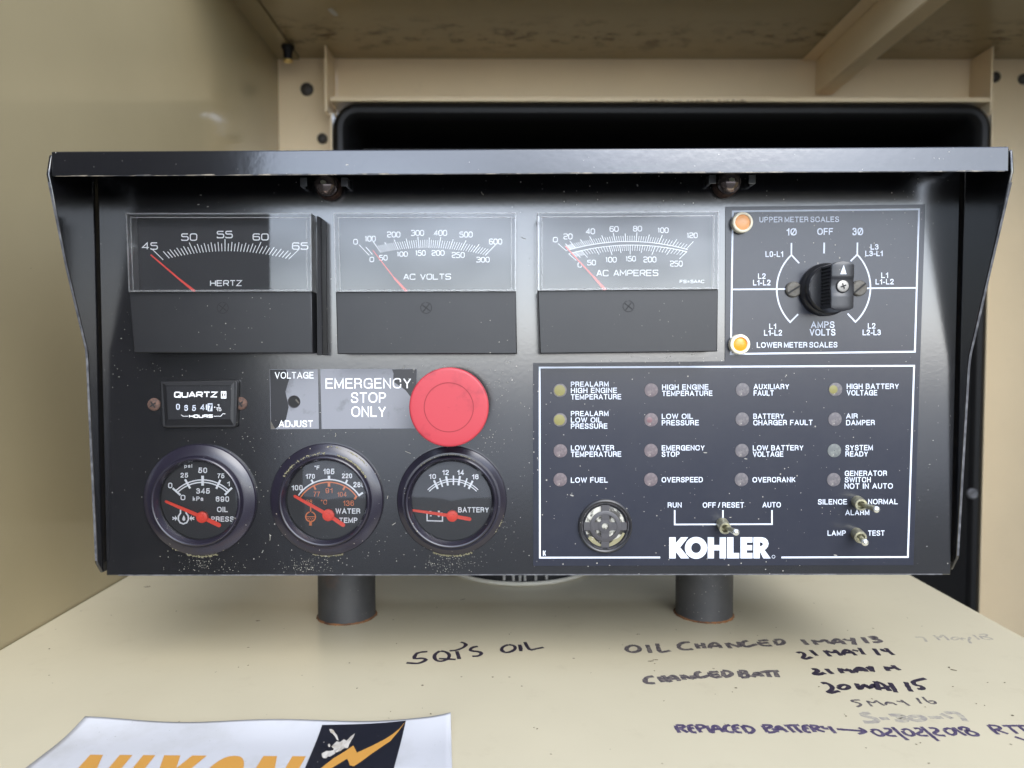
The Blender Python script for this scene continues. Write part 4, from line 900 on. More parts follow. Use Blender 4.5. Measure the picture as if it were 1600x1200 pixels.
# buzzer
bc = W(945, 821, Y0); r = 42 * MPP
b = MB(); b.lathe(bc, [(r * 1.01, 0.0008), (r * 1.0, 0.0024), (r * 0.95, 0.0028), (r * 0.9, 0.0024), (r * 0.89, 0.0016), (r * 0.84, 0.0016), (r * 0.82, 0.0022), (r * 0.795, 0.0018), (r * 0.79, 0.0004)], 72)
BZ = b.build('alarm_buzzer', M['knob'], CP, label='round black alarm buzzer with cross shaped grille')
for i in range(10):
    a0 = 90 + 36 * i + 6; b = MB()
    if True:
        pts = [bc + Vector((r * 0.865 * math.cos(R(a0 + t)), -0.00185, r * 0.865 * math.sin(R(a0 + t)))) for t in range(0, 25, 4)]
        b.tube(pts, 0.0004, 6)
    b.build('rim_tab', M['grille'], BZ)
b = MB(); b.lathe(bc, [(r * 0.79, 0.0005), (r * 0.55, 0.0012), (r * 0.4, 0.0008), (0.0001, 0.0013)], 48); b.build('diaphragm', M['pearl'], BZ)
b = MB(); gh = 0.0021
for a in (0, 90, 180, 270):
    u = Vector((math.cos(R(a)), 0, math.sin(R(a)))); v = Vector((-math.sin(R(a)), 0, math.cos(R(a)))); hw_ = r * 0.15
    q = [bc + u * r * 0.2 + v * hw_, bc + u * r * 0.8 + v * hw_, bc + u * r * 0.8 - v * hw_, bc + u * r * 0.2 - v * hw_]
    b.prism([p + Vector((0, -gh, 0)) for p in q], (0, 0.0006, 0))
b.lathe(bc, [(r * 0.58, gh - 0.0005), (r * 0.58, gh + 0.0001), (r * 0.555, gh + 0.00025), (r * 0.44, gh + 0.00025), (r * 0.43, gh - 0.0005)], 56)
b.lathe(bc, [(r * 0.25, gh - 0.0005), (r * 0.25, gh + 0.0003), (r * 0.13, gh + 0.0004), (r * 0.12, gh - 0.0005)], 40)
b.build('grille', M['grille'], BZ)
b = MB(); pts_o = [bc + Vector((r * 0.79 * math.cos(R(a)), -0.0014, r * 0.79 * math.sin(R(a)))) for a in range(215, 341, 5)]; pts_i = [bc + Vector((r * (0.60 + 0.1 * abs(math.sin(a * 3.1))) * math.cos(R(a)), -0.00165, r * (0.60 + 0.1 * abs(math.sin(a * 3.1))) * math.sin(R(a)))) for a in range(215, 341, 5)]
n_ = len(pts_o); b.add(pts_o + pts_i, [(i, i + 1, n_ + i + 1, n_ + i) for i in range(n_ - 1)]); b.build('dirt', M['moss'], BZ)

# --- hour meter
b = MB(); yh = Y0 - 0.0035
b.prism([W(x, y, yh) for x, y in ((251, 595), (368, 593.5), (371, 597), (369.5, 664), (366.5, 668), (257, 668.5), (253, 665), (250, 598))], (0, 0.0034, 0))
HM = b.build('hour_meter', M['caseblk'], CP, label='small black hour meter with white number wheels', bevel=0.0006)
b = MB(); rim_o = [W(x, y, yh - 0.0002) for x, y in ((254, 598), (366, 597), (365, 664), (258, 665))]; rim_i = [W(x, y, yh - 0.0009) for x, y in ((259, 602.5), (361, 602), (360, 655), (262, 655.5))]
b.add(rim_o + rim_i, [(0, 1, 5, 4), (1, 2, 6, 5), (2, 3, 7, 6), (3, 0, 4, 7)])
b.build('bezel_frame', M['case'], HM, smooth=False)
b = MB(); b.poly([W(x, y, yh - 0.00035) for x, y in ((259, 602.5), (361, 602), (360, 655), (262, 655.5))]); fc = b.build('face', M['wheel'], HM, smooth=False)
b = MB(); yf = yh - 0.00038
ext(b, 'QUARTZ', 273, 339, 613, 620.3, yf, 2.0, gap=0.28)
line(b, [(346, 612), (353, 612), (353, 622), (346, 622)], 1.3, yf, True)
polyfill(b, [(347, 613.2), (352, 613.2), (350, 617), (352, 620.8), (347, 620.8), (349, 617)], yf)
ext(b, 'HOURS', 296, 332, 648.4, 652.2, yf, 1.4, gap=0.25)
text(b, '1', 339.8, 342.5, 631.5, 636, yf, 0.18); line(b, [(338, 637.3), (345, 637.3)], 0.9, yf); text(b, '10', 338, 345.8, 638.3, 642.2, yf, 0.18)
line(b, [(283, 648), (286, 650.3), (294, 650.3)], 0.7, yf); line(b, [(334, 650.3), (345, 650.3), (348, 646.5), (352, 646.5)], 0.7, yf)
disc(b, 335.5, 636.3, 1.0, yf, 10)
b.build('lettering', M['dialwhite'], fc)
for s, a, e, t0, t1 in (('0', 275.2, 281, 631, 640.2), ('6', 288, 293.6, 632.8, 642), ('5', 300.4, 306, 633, 642), ('4', 313, 319.4, 632, 641)):
    b = MB(); b.prism([W(x, y, yf - 0.0001) for x, y in ((a - 3, 629), (e + 3, 629), (e + 3, 644.5), (a - 3, 644.5))], (0, 0.0001, 0)); wh = b.build('number_wheel', M['wheel'], fc, smooth=False)
    b = MB(); text(b, s, a, e, t0, t1, yf - 0.00012, 0.17); b.build('digit', M['white'], fc)
b = MB(); b.prism([W(x, y, yf - 0.0002) for x, y in ((324.5, 630.3), (332, 630.3), (331.8, 642.5), (324.5, 642.5))], (0, 0.00015, 0)); b.build('number_wheel', M['white'], fc, label='white number wheel with black 7', smooth=False)
b = MB(); text(b, '7', 326, 331, 632, 641.5, yf - 0.00022, 0.2); b.build('digit', M['wheel'], fc)
b = MB(); text(b, '1', 321.6, 323.9, 632, 640.5, yf - 0.0001, 0.25); b.build('digit', M['white'], fc)
b = MB(); b.poly([W(x, y, yh - 0.0007) for x, y in ((259.6, 603.3), (360.4, 602.8), (359.5, 654.5), (262.4, 655))]); b.build('window', M['glass'], HM, smooth=False)
for px, py in ((241, 632), (376.5, 630.5)):
    c = W(px, py, Y0 - 0.0001); r = 10.2 * MPP
    b = MB(); b.lathe(c, [(r, 0), (r * 0.95, 0.0007), (r * 0.6, 0.0014), (0.0001, 0.0016)], 26); o = b.build('mounting_screw', M['rustscrew'], CP, base=c, label='rusty cross head screw %s of the hour meter' % ('left' if px < 300 else 'right'))
    b = MB()
    for a in (35, 125): b.ribbon([c + Vector((r * 0.55 * s * math.cos(R(a)), -0.00162, r * 0.55 * s * math.sin(R(a)))) for s in (-1, 1)], 0.0008)
    b.build('cross_slot', M['slot'], o)

# --- two printed film labels
yl = Y0 - 0.0003
b = MB(); b.prism([W(x, y, yl) for x, y in ((421.3, 577), (496.8, 577), (498.3, 670), (423, 670.5))], (0, 0.0002, 0)); VL = b.build('voltage_label', M['film'], CP, label='clear dusty label lettered voltage adjust around a hole', smooth=False)
for a_ in (('VOLTAGE', 429.5, 490, 581.3, 591.6), ('ADJUST', 435.5, 488.8, 657, 667.4)):
    b = MB(); text(b, *a_, yl, 0.14); b.build('caption', M['dialwhite'], VL, label='white caption ' + a_[0])
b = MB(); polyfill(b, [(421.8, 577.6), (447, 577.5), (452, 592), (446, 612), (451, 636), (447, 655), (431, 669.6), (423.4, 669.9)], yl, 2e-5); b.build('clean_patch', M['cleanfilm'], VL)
b = MB(); polyfill(b, [(422.6, 657), (430, 670), (423.1, 670.2)], yl, 4e-5); b.build('peeled_corner', M['steel'], VL)
c = W(459.5, 627.5, yl - 0.0001)
b = MB(); b.lathe(c, [(9.8 * MPP, 0.0001), (9.3 * MPP, 0.0004), (8.6 * MPP, 0.0001)], 32); ad = b.build('adjuster_hole', M['grille'], CP, label='round hole of the voltage adjuster')
b = MB(); disc(b, 459.5, 627.5, 8.7, yl - 0.0001, 32); b.build('hole', M['slot'], ad)
b = MB(); line(b, [(462, 624), (467, 630)], 2.4, yl - 0.0002); b.build('slot_screw', M['steel'], ad)
b = MB(); b.prism([W(x, y, yl) for x, y in ((500.5, 576.5), (651.3, 576.3), (650.5, 669.3), (502.6, 670.3))], (0, 0.0002, 0)); EL = b.build('emergency_label', M['film'], CP, label='wide dusty label lettered emergency stop only', smooth=False)
for a_ in (('EMERGENCY', 508.8, 642.5, 591.2, 607.3), ('STOP', 548.5, 603, 613.2, 629.4), ('ONLY', 549.2, 603, 635, 651.4)):
    b = MB(); text(b, *a_, yl, 0.125); b.build('caption', M['dialwhite'], EL, label='white caption ' + a_[0])
b = MB(); polyfill(b, [(612.5, 577), (650.9, 576.8), (650.8, 600), (643, 622), (634, 610), (626, 604), (614, 596), (615, 584)], yl, 2e-5); b.build('clean_patch', M['cleanfilm'], EL)

# --- emergency stop button
ec = W(701.3, 636.5, Y0 - 0.026); k = (Y0 - 0.026) / FPX; r = 62.3 * k
# the stem stands straight behind the head
b = MB(); b.lathe(ec, [(r * 0.62, -0.0255), (r * 0.62, -0.010), (r * 0.8, -0.0085), (r, -0.0065), (r, -0.0008), (r * 0.995, -0.0004), (r * 0.98, -0.0001), (r * 0.965, 0.0), (r * 0.93, 0.00008), (r * 0.62, 0.00014), (r * 0.3, 0.00017), (0.0001, 0.00018)], 96)
EB = b.build('stop_button', M['red'], CP, label='large round red mushroom stop button', ang=40)
b = MB(); b.lathe(ec, [(r * 0.630, 0.00016), (r * 0.606, 0.00017)], 96); b.build('groove', M['redgroove'], EB)
b = MB(); b.lathe(ec, [(r * 0.85, -0.0256), (r * 0.85, -0.0215), (r * 0.63, -0.0205)], 64); b.build('collar', M['knob'], EB)

# --- round gauges
def gauge(label, base, top, glass, dirt, draw, needle, hub, ndmat='needle', hubr=8.9, w0=4.2, w1=6.4, tail=None):
    """base / top / glass: pixel centre and radius of the flange, raised ring and dial opening"""
    bc_ = W(base[0], base[1], Y0); rb = base[2] * MPP
    tc_ = W(top[0], top[1], Y0 - 0.0075); rt = top[2] * (Y0 - 0.0075) / FPX
    ctr = Vector(((bc_.x + tc_.x) / 2, Y0, (bc_.z + tc_.z) / 2))
    rg = glass[2] * (Y0 - 0.005) / FPX
    prof = [(rb, 0.0001), (rb, 0.0018), (rb * 0.985, 0.0026), (rb * 0.95, 0.0032), (rt * 1.075, 0.0046), (rt * 1.03, 0.0047), (rt * 1.02, 0.0060), (rt * 0.995, 0.0074), (rt * 0.97, 0.0078), (rt * 0.945, 0.0076), (rg * 1.01, 0.0048), (rg, 0.0040), (rg, 0.0012)]
    b = MB(); b.lathe(ctr, prof, 96); G = b.build('round_gauge', M['bezel'], CP, label=label, ang=28)
    b = MB(); b.lathe(ctr, [(rg * 0.999, 0.0013), (0.0001, 0.0013)], 64); b.build('dial', M['dial'], G)
    wm = MB(); om = MB(); YD = Y0 - 0.0014; draw(wm, om, YD)
    # printing is clipped by the dial opening: drop what would lie under the bezel
    def clip(mb):
        ok = [((v.x - ctr.x) ** 2 + (v.z - ctr.z) ** 2) ** .5 < rg * 0.995 for v in mb.v]
        mb.f = [f for f in mb.f if all(ok[i] for i in f)]
    clip(wm); clip(om)
    if wm.f: wm.build('scale', M['dialwhite'], G)
    if om.f: om.build('scale', M['dialorange'], G, label='orange inner scale')
    YN = Y0 - 0.0026
    b = MB(); (tx, ty), (ex, ey) = needle
    line(b, [(tx, ty), (hub[0], hub[1])], 1, YN)
    b.v = b.v[:0]; b.f = []
    b.ribbon([W(tx, ty, YN), W(hub[0], hub[1], YN), W(ex, ey, YN)], [w0 * MPP, w1 * MPP, w1 * 1.1 * MPP])
    disc(b, tx, ty, w0 / 2, YN, 12); disc(b, ex, ey, w1 * .55, YN, 14)
    hcen = W(hub[0], hub[1], YN)
    b.lathe(hcen, [(hubr * MPP, -0.001), (hubr * MPP, 0.0006), (hubr * MPP * 0.9, 0.0008), (hubr * MPP * 0.42, 0.0008), (hubr * MPP * 0.40, 0.0011), (0.0001, 0.0012)], 28)
    b.build('needle', M[ndmat], G)
    b = MB(); b.lathe(ctr, [(rg, 0.0041), (rg * 0.7, 0.0044), (0.0001, 0.0046)], 64); b.build('glass', M['glass'], G)
    if dirt:
        b = MB()
        for a0, a1, rr, hgt, amt in dirt:
            for i in range(amt):
                a = R(a0 + (a1 - a0) * random.random()); q = rr * rb * (1 + random.uniform(-0.012, 0.012)); s = random.uniform(0.00014, 0.00048)
                c = ctr + Vector((q * math.cos(a), -hgt - random.uniform(0, .0002), q * math.sin(a)))
                t = random.random() * 6.28
                b.poly([c + Vector((s * 1.8 * math.cos(t), -.00005, s * 1.8 * math.sin(t))), c + Vector((s * math.cos(t + 2), -.0001, s * math.sin(t + 2))), c + Vector((s * math.cos(t + 4), -.00005, s * math.sin(t + 4)))])
        b.build('grime', M['moss'], G, smooth=False)
    return G
def og(x, y): return (220 + x / 6.316, 690 + y / 6.316)
def wg(x, y): return (420 + x / 6.316, 680 + y / 6.316)
def bg_(x, y): return (610 + x / 6.316, 680 + y / 6.316)
def T(m, f, s, x0, x1, y0, y1, Y, bold=0.195):
    a = f(x0, y0); c = f(x1, y1); text(m, s, a[0], c[0], a[1], c[1], Y, bold, 0.0)
def d_oil(m, o, Y):
    L = lambda pts, wd: line(m, [og(*p) for p in pts], wd, Y)
    for s, x0, x1, y0, y1 in (('psi', 430, 507, 222, 266), ('50', 568, 655, 256, 310), ('25', 393, 467, 308, 355), ('75', 757, 825, 314, 361), ('0', 270, 312, 405, 460), ('0', 393, 440, 525, 578), ('345', 548, 682, 460, 514), ('kPa', 513, 617, 542, 585), ('690', 740, 872, 540, 594), ('OIL', 752, 858, 643, 696), ('PRESS', 695, 917, 738, 790), ('1', 852, 878, 393, 440)):
        T(m, og, s, x0, x1, y0, y1, Y)
    c = og(608, 752)
    for r in (374, 350): line(m, arcpts(c[0], c[1], r / 6.316, -44.5, 44.5, 30), 1.9, Y)
    for p in (((315, 460), (392, 528)), ((437, 372), (487, 462)), ((785, 378), (745, 465)), ((900, 455), (830, 525))): L(p, 3.2)
    L(((610, 337), (610, 435)), 4.2)
    line(m, [og(*p) for p in ((392, 672), (392, 706), (372, 735), (370, 770), (388, 800), (420, 812), (452, 800), (470, 770), (468, 735), (448, 706), (448, 690))], 2.4, Y)
    polyfill(m, [og(*p) for p in ((424, 725), (438, 752), (440, 768), (432, 782), (418, 782), (408, 768), (412, 752))], Y)
    for s in (-1, 1):
        polyfill(m, [og(*p) for p in ((420 + s * 60, 757), (420 + s * 82, 728), (420 + s * 82, 786))], Y)
        L(((420 + s * 82, 757), (420 + s * 108, 745)), 1.8); L(((420 + s * 82, 757), (420 + s * 108, 769)), 1.8)
def d_water(m, o, Y):
    for s, x0, x1, y0, y1 in (('\u00b0F', 450, 500, 300, 340), ('195', 537, 648, 330, 385), ('170', 365, 455, 382, 430), ('220', 722, 822, 377, 425), ('280', 835, 945, 460, 514), ('100', 225, 335, 492, 545), ('WATER', 658, 903, 722, 775), ('TEMP', 695, 875, 813, 865)):
        T(m, wg, s, x0, x1, y0, y1, Y)
    for s, x0, x1, y0, y1 in (('77', 443, 505, 557, 605), ('91', 560, 628, 521, 572), ('104', 677, 767, 560, 606), ('136', 733, 840, 645, 697), ('\u00b0C', 515, 575, 637, 683), ('38', 370, 428, 636, 676)):
        T(o, wg, s, x0, x1, y0, y1, Y, 0.135)
    c = wg(592, 800)
    line(m, arcpts(c[0], c[1], 363 / 6.316, -55.5, 54, 34), 2.2, Y); line(o, arcpts(c[0], c[1], 336 / 6.316, -57, 54, 34), 2.0, Y)
    for p in (((420, 438), (437, 470)), ((775, 440), (757, 477)), ((885, 598), (928, 566))): line(m, [wg(*q) for q in p], 3.0, Y)
    line(m, [wg(594, 400), wg(594, 440)], 4.0, Y)
    for p in (((445, 500), (463, 537)), ((751, 508), (732, 540)), ((868, 598), (846, 632))): line(o, [wg(*q) for q in p], 3.0, Y)
    line(o, [wg(594, 470), wg(594, 508)], 4.0, Y)
    c = wg(413, 805); line(o, arcpts(c[0], c[1], 7.6, 12, 348, 26), 1.9, Y)
    line(o, [wg(413, 700), wg(413, 755)], 2.0, Y); line(o, [wg(365, 805), wg(461, 805)], 1.2, Y); line(o, [wg(413, 850), wg(411, 893)], 4.2, Y)
    for x, y in ((390, 822), (413, 822), (436, 822), (401, 836), (425, 836)): line(o, [wg(x - 9, y), wg(x + 6, y + 3)], 1.0, Y)
def d_batt(m, o, Y):
    for s, x0, x1, y0, y1 in (('10', 380, 450, 382, 432), ('12', 512, 577, 342, 393), ('14', 660, 725, 342, 393), ('16', 805, 870, 385, 435), ('BATTERY', 668, 972, 710, 762)):
        T(m, bg_, s, x0, x1, y0, y1, Y)
    c = bg_(617, 780)
    for r in (346, 325): line(m, arcpts(c[0], c[1], r / 6.316, -46, 46, 30), 1.4, Y)
    for i, p in enumerate((((430, 445), (468, 530)), ((487, 425), (515, 510)), ((550, 405), (568, 497)), ((622, 398), (622, 492)), ((687, 403), (672, 495)), ((757, 425), (730, 510)), ((812, 450), (772, 530)))):
        line(m, [bg_(*q) for q in p], 3.2 if i % 2 == 0 else 2.2, Y)
    line(m, [bg_(*q) for q in ((362, 765), (362, 843), (514, 848), (514, 770))], 2.0, Y)
    line(m, [bg_(362, 768), bg_(514, 768)], 1.6, Y); line(m, [bg_(388, 795), bg_(408, 796)], 1.8, Y); line(m, [bg_(385, 755), bg_(405, 755)], 2.4, Y); line(m, [bg_(468, 752), bg_(488, 753)], 2.4, Y)
    line(m, [bg_(466, 796), bg_(490, 797)], 1.6, Y); line(m, [bg_(478, 785), bg_(478, 808)], 1.6, Y)
gauge('round oil pressure gauge with red needle and white scale', (312.5, 783, 88), (307.5, 782, 70.5), (306, 782, 62), [(255, 285, 1.03, 0.0001, 90), (240, 300, 0.98, 0.0024, 30)], d_oil, (og(250, 592), og(770, 823)), og(605, 745))
gauge('round water temperature gauge with white and orange scales', (511.5, 780.5, 88.5), (506.5, 783, 71.5), (506.8, 784.5, 63.2), [(30, 75, 0.83, 0.0049, 90), (90, 150, 0.84, 0.0047, 50), (255, 285, 1.02, 0.0001, 120), (40, 90, 0.95, 0.0034, 40)], d_water, (wg(258, 603), wg(733, 885)), wg(588, 788), hubr=9.3, w0=4.5, w1=6)
gauge('round battery gauge with red needle, under the stop button', (706.3, 782, 86), (704.8, 784.8, 72.5), (705.2, 785, 63.3), [(60, 130, 0.84, 0.0049, 160), (250, 290, 1.03, 0.0001, 110), (320, 345, 0.97, 0.0026, 30)], d_batt, (bg_(228, 742), bg_(780, 828)), bg_(610, 797), w0=4.0, w1=5.5)

# lint and dirt drifts caught on the panel below the gauges
b = MB()
def lint(px, py, sx, sy, n, smin=0.6, smax=1.8, Y=Y0):
    for _ in range(int(n * 0.75)):
        x = random.gauss(px, sx); y = random.gauss(py, sy); 
        if not (175 < x < 825 and 290 < y < 895): continue
        c = W(x, y, Y - 0.00008); s = random.uniform(smin, smax) * MPP * 0.5; t = random.random() * 6.28
        k = random.randint(3, 5)
        b.poly([c + Vector((s * random.uniform(.5, 1.2) * math.cos(t + 6.28 * i / k), -random.uniform(0, .0002), s * random.uniform(.5, 1.2) * math.sin(t + 6.28 * i / k))) for i in range(k)])
for a in ((315, 876, 22, 8, 90), (335, 885, 40, 6, 60), (490, 878, 20, 9, 120), (475, 888, 18, 5, 80), (700, 880, 22, 8, 130), (735, 870, 20, 14, 60), (770, 690, 20, 30, 60), (775, 610, 18, 18, 60), (185, 500, 10, 60, 40), (400, 760, 15, 60, 40), (600, 860, 60, 18, 50), (240, 580, 40, 12, 30), (790, 840, 16, 26, 40), (420, 690, 60, 14, 30)):
    lint(*a)
# a few fibres
for _ in range(46):
    x = random.uniform(180, 820); y = random.uniform(300, 890)
    if 195 < x < 812 and 325 < y < 560: continue
    a = random.random() * 6.28; L_ = random.uniform(4, 13); c_ = random.uniform(-1.2, 1.2)
    pts = []
    for i in range(7):
        pts.append(W(x, y, Y0 - 0.0002)); x += math.cos(a) * L_ / 6; y += math.sin(a) * L_ / 6; a += c_ / 6 + random.uniform(-.25, .25)
    b.ribbon(pts, 0.7 * MPP)
o = b.build('lint', P('lint', (0.30, 0.285, 0.235), rough=0.9), CP, smooth=False); o['kind'] = 'stuff'

# ------------------------------------------------------------------ handwriting on the cover
def smooth2(pts, it=2):
    for _ in range(it):
        q = [pts[0]]
        for i in range(len(pts) - 1):
            a, c = pts[i], pts[i + 1]
            q += [(a[0] * .75 + c[0] * .25, a[1] * .75 + c[1] * .25), (a[0] * .25 + c[0] * .75, a[1] * .25 + c[1] * .75)]
        pts = q + [pts[-1]]
    return pts
def pen(mb, pts, wd):
    p = [S(x, y, 0.00003) for x, y in pts]; n = len(p)
    ws = [wd * (0.82 + 0.3 * random.random()) for _ in p]
    ws = [wd * (0.75 + 0.25 * math.sin(math.pi * min(1, (i + .6) / 2.2))) if i < 2 else x for i, x in enumerate(ws)]
    mb.ribbon(p, ws, NZ)
def note(label, m, fn):
    mb = MB(); fn(mb); o = mb.build('handwritten_note', M[m], COV, label=label, smooth=False); return o
def q5(mb):
    f = lambda x, y: (600 + x / 5.714, 980 + y / 5.714)
    for st in ([(388, 218), (330, 222), (288, 235), (268, 270), (275, 282), (340, 276), (375, 286), (365, 302), (310, 324), (255, 322), (200, 318)],
               [(500, 212), (455, 240), (448, 275), (475, 302), (520, 305), (570, 285), (588, 250), (560, 222), (505, 212)], [(490, 280), (560, 284), (640, 288)],
               [(585, 212), (650, 206), (710, 182), (735, 158), (718, 142), (685, 134)], [(650, 215), (662, 250), (672, 285)], 
               [(838, 172), (795, 178), (765, 200), (785, 214), (850, 218), (875, 236), (845, 258), (788, 260)],
               [(1110, 156), (1060, 175), (1046, 205), (1080, 228), (1130, 222), (1175, 195), (1165, 165), (1112, 156)], [(1210, 156), (1220, 185), (1222, 215)], [(1258, 132), (1275, 170), (1305, 206), (1360, 192), (1425, 180)]):
        pen(mb, [f(*p) for p in smooth2(st, 1)], 0.0024)
note('dark handwriting 5 QT\'S OIL', 'ink', q5)
def traced(ox, oy, k, strokes, wd):
    def fn(mb):
        for st in strokes:
            if len(st) == 2: st = [st[0], ((st[0][0] + st[1][0]) / 2, (st[0][1] + st[1][1]) / 2), st[1]]
            pen(mb, [(ox + x / k, oy + y / k) for x, y in smooth2(list(st), 2)], wd)
    return fn
note('grey worn handwriting OIL CHANGED', 'inkmid', traced(960, 970, 5.333, [
 [(160,202),(110,215),(97,240),(125,260),(175,262),(215,245),(205,215),(155,203)], [(272,200),(290,240),(300,268)], [(355,190),(365,225),(378,262),(420,258),(465,248)],
 [(628,178),(570,180),(530,205),(545,235),(600,242),(655,235)], [(680,190),(690,215),(705,232)], [(735,185),(745,210),(752,230)], [(690,208),(740,206)],
 [(795,230),(800,200),(830,180),(865,195),(890,228)], [(805,212),(865,210)], [(930,185),(950,210),(970,230)], [(940,185),(1000,205),(1045,220)], [(1030,175),(1040,200),(1048,218)],
 [(1110,165),(1070,175),(1065,200),(1100,220),(1150,205),(1190,195)], [(1200,175),(1215,200),(1260,210),(1310,205)], [(1200,168),(1280,160)], [(1215,188),(1285,182)],
 [(1335,165),(1342,180),(1352,198)], [(1335,160),(1385,152),(1418,175),(1395,198),(1345,200)]], 0.0029))
note('handwriting 1 MAY 13', 'inkmid', traced(1220, 970, 4.21, [
 [(140,122),(155,140),(175,158)], [(210,125),(225,145),(240,158)], [(212,128),(255,140),(290,124),(310,138),(325,150)], [(340,155),(348,130),(370,118),(400,135),(420,155)], [(350,142),(405,140)],
 [(410,120),(440,130),(475,128)], [(470,112),(480,135),(485,158)], [(538,108),(555,130),(572,148)], [(580,110),(615,102),(630,112),(600,122),(645,122),(660,135),(630,142),(605,140)]], 0.0030))
note('dark handwriting 21 MAY 14, upper of two', 'ink', traced(1220, 970, 4.21, [
 [(108,212),(125,205),(150,212),(158,228),(140,245),(165,252),(205,238)], [(195,192),(215,210),(238,230)], [(288,195),(305,215),(328,235)], [(292,195),(340,212),(362,200)], [(352,190),(375,210),(398,230)],
 [(410,225),(415,200),(430,188),(465,205),(495,228)], [(418,212),(475,208)], [(470,192),(510,200)], [(515,178),(530,200),(548,222)], [(612,182),(630,205),(648,228)], [(665,185),(672,200),(720,202)], [(690,180),(715,205),(742,225)]], 0.0027))
note('handwriting CHANGED BATT', 'inkmid', traced(960, 970, 5.333, [
 [(325,462),(270,470),(252,495),(265,520),(340,520)], [(370,465),(385,490),(405,512)], [(400,455),(440,490),(475,510)], [(385,488),(430,480)], [(430,510),(450,475),(490,455),(520,475),(540,502)], [(455,485),(515,482)],
 [(560,450),(570,470),(585,492)], [(565,452),(620,475),(665,485)], [(640,455),(655,470),(668,485)], [(720,425),(685,430),(680,455),(700,475),(745,470),(785,455)], [(790,430),(800,455),(840,475),(890,462)], [(790,428),(865,424)], [(800,452),(870,445)],
 [(900,420),(908,440),(915,465)], [(900,415),(950,420),(985,440),(955,462),(915,470)], [(1040,420),(1048,445),(1055,470)], [(1040,418),(1090,415),(1100,438),(1055,440)], [(1100,440),(1120,458),(1100,472),(1055,472)],
 [(1155,470),(1170,440),(1200,430),(1235,465)], [(1170,455),(1225,450)], [(1220,430),(1300,418),(1370,418)], [(1270,425),(1285,450),(1295,470)], [(1335,420),(1350,445),(1360,470)]], 0.0030))
note('smudged handwriting 21 MAY 14 beside changed batt', 'ink', traced(1220, 970, 4.21, [
 [(203,318),(235,318),(245,330),(215,350),(245,355),(290,342)], [(298,315),(320,335),(342,350)], [(388,312),(395,335),(410,345)], [(390,315),(430,330),(450,318)], [(445,318),(465,335),(478,345)],
 [(490,340),(495,320),(520,305),(550,318),(565,335)], [(500,325),(550,325)], [(560,305),(580,312)], [(590,298),(600,318),(603,335)], [(570,318),(600,318)], [(690,300),(700,320),(712,330)], [(690,315),(740,308)], [(735,292),(755,310),(785,325)]], 0.0030))
note('bold black handwriting 20 MAY 15', 'ink', traced(1240, 1060, 4.444, [
 [(195,35),(220,30),(255,45),(272,65),(262,82),(235,95),(262,102),(285,92),(320,88)], [(312,60),(330,45),(370,45),(388,60),(365,76),(325,75),(310,60)], [(438,35),(450,72),(465,72),(492,40),(515,62),(530,68),(562,38),(575,60),(590,80)],
 [(560,20),(585,45),(595,82)], [(570,22),(625,40),(668,88)], [(598,68),(655,66)], [(668,30),(690,60),(712,98)], [(650,58),(690,56)], [(778,25),(795,60),(818,92)], [(915,0),(870,10),(825,22),(840,45),(880,52),(900,62),(895,76),(860,72)]], 0.0027))
note('thin handwriting 5 MAY 16', 'inkmid', traced(1240, 1060, 4.444, [
 [(460,150),(410,150),(400,160),(455,170),(472,185),(440,198)], [(510,155),(530,180),(545,195)], [(515,158),(555,172),(575,155)], [(570,152),(600,172),(632,190)], [(640,185),(645,162),(690,170),(715,185)], [(655,172),(690,172)],
 [(715,158),(760,165)], [(745,150),(775,170),(805,190)], [(855,135),(870,155),(885,175)], [(895,128),(925,160),(960,178),(990,172),(975,155),(940,158)]], 0.0014))
note('faded grey handwriting 5-30-17', 'inkfaded', traced(1240, 1060, 4.444, [
 [(530,240),(470,245),(490,262),(560,275),(590,295),(545,306),(485,302)], [(600,280),(660,278)], [(665,256),(740,252),(770,265),(720,275),(790,285),(770,300),(705,292)], [(800,275),(830,262),(890,262),(915,280),(870,296),(820,290),(800,275)], [(940,272),(1035,272)], [(1020,245),(1060,262),(1105,280)], [(1050,240),(1130,236),(1165,262),(1195,298)]], 0.0030))
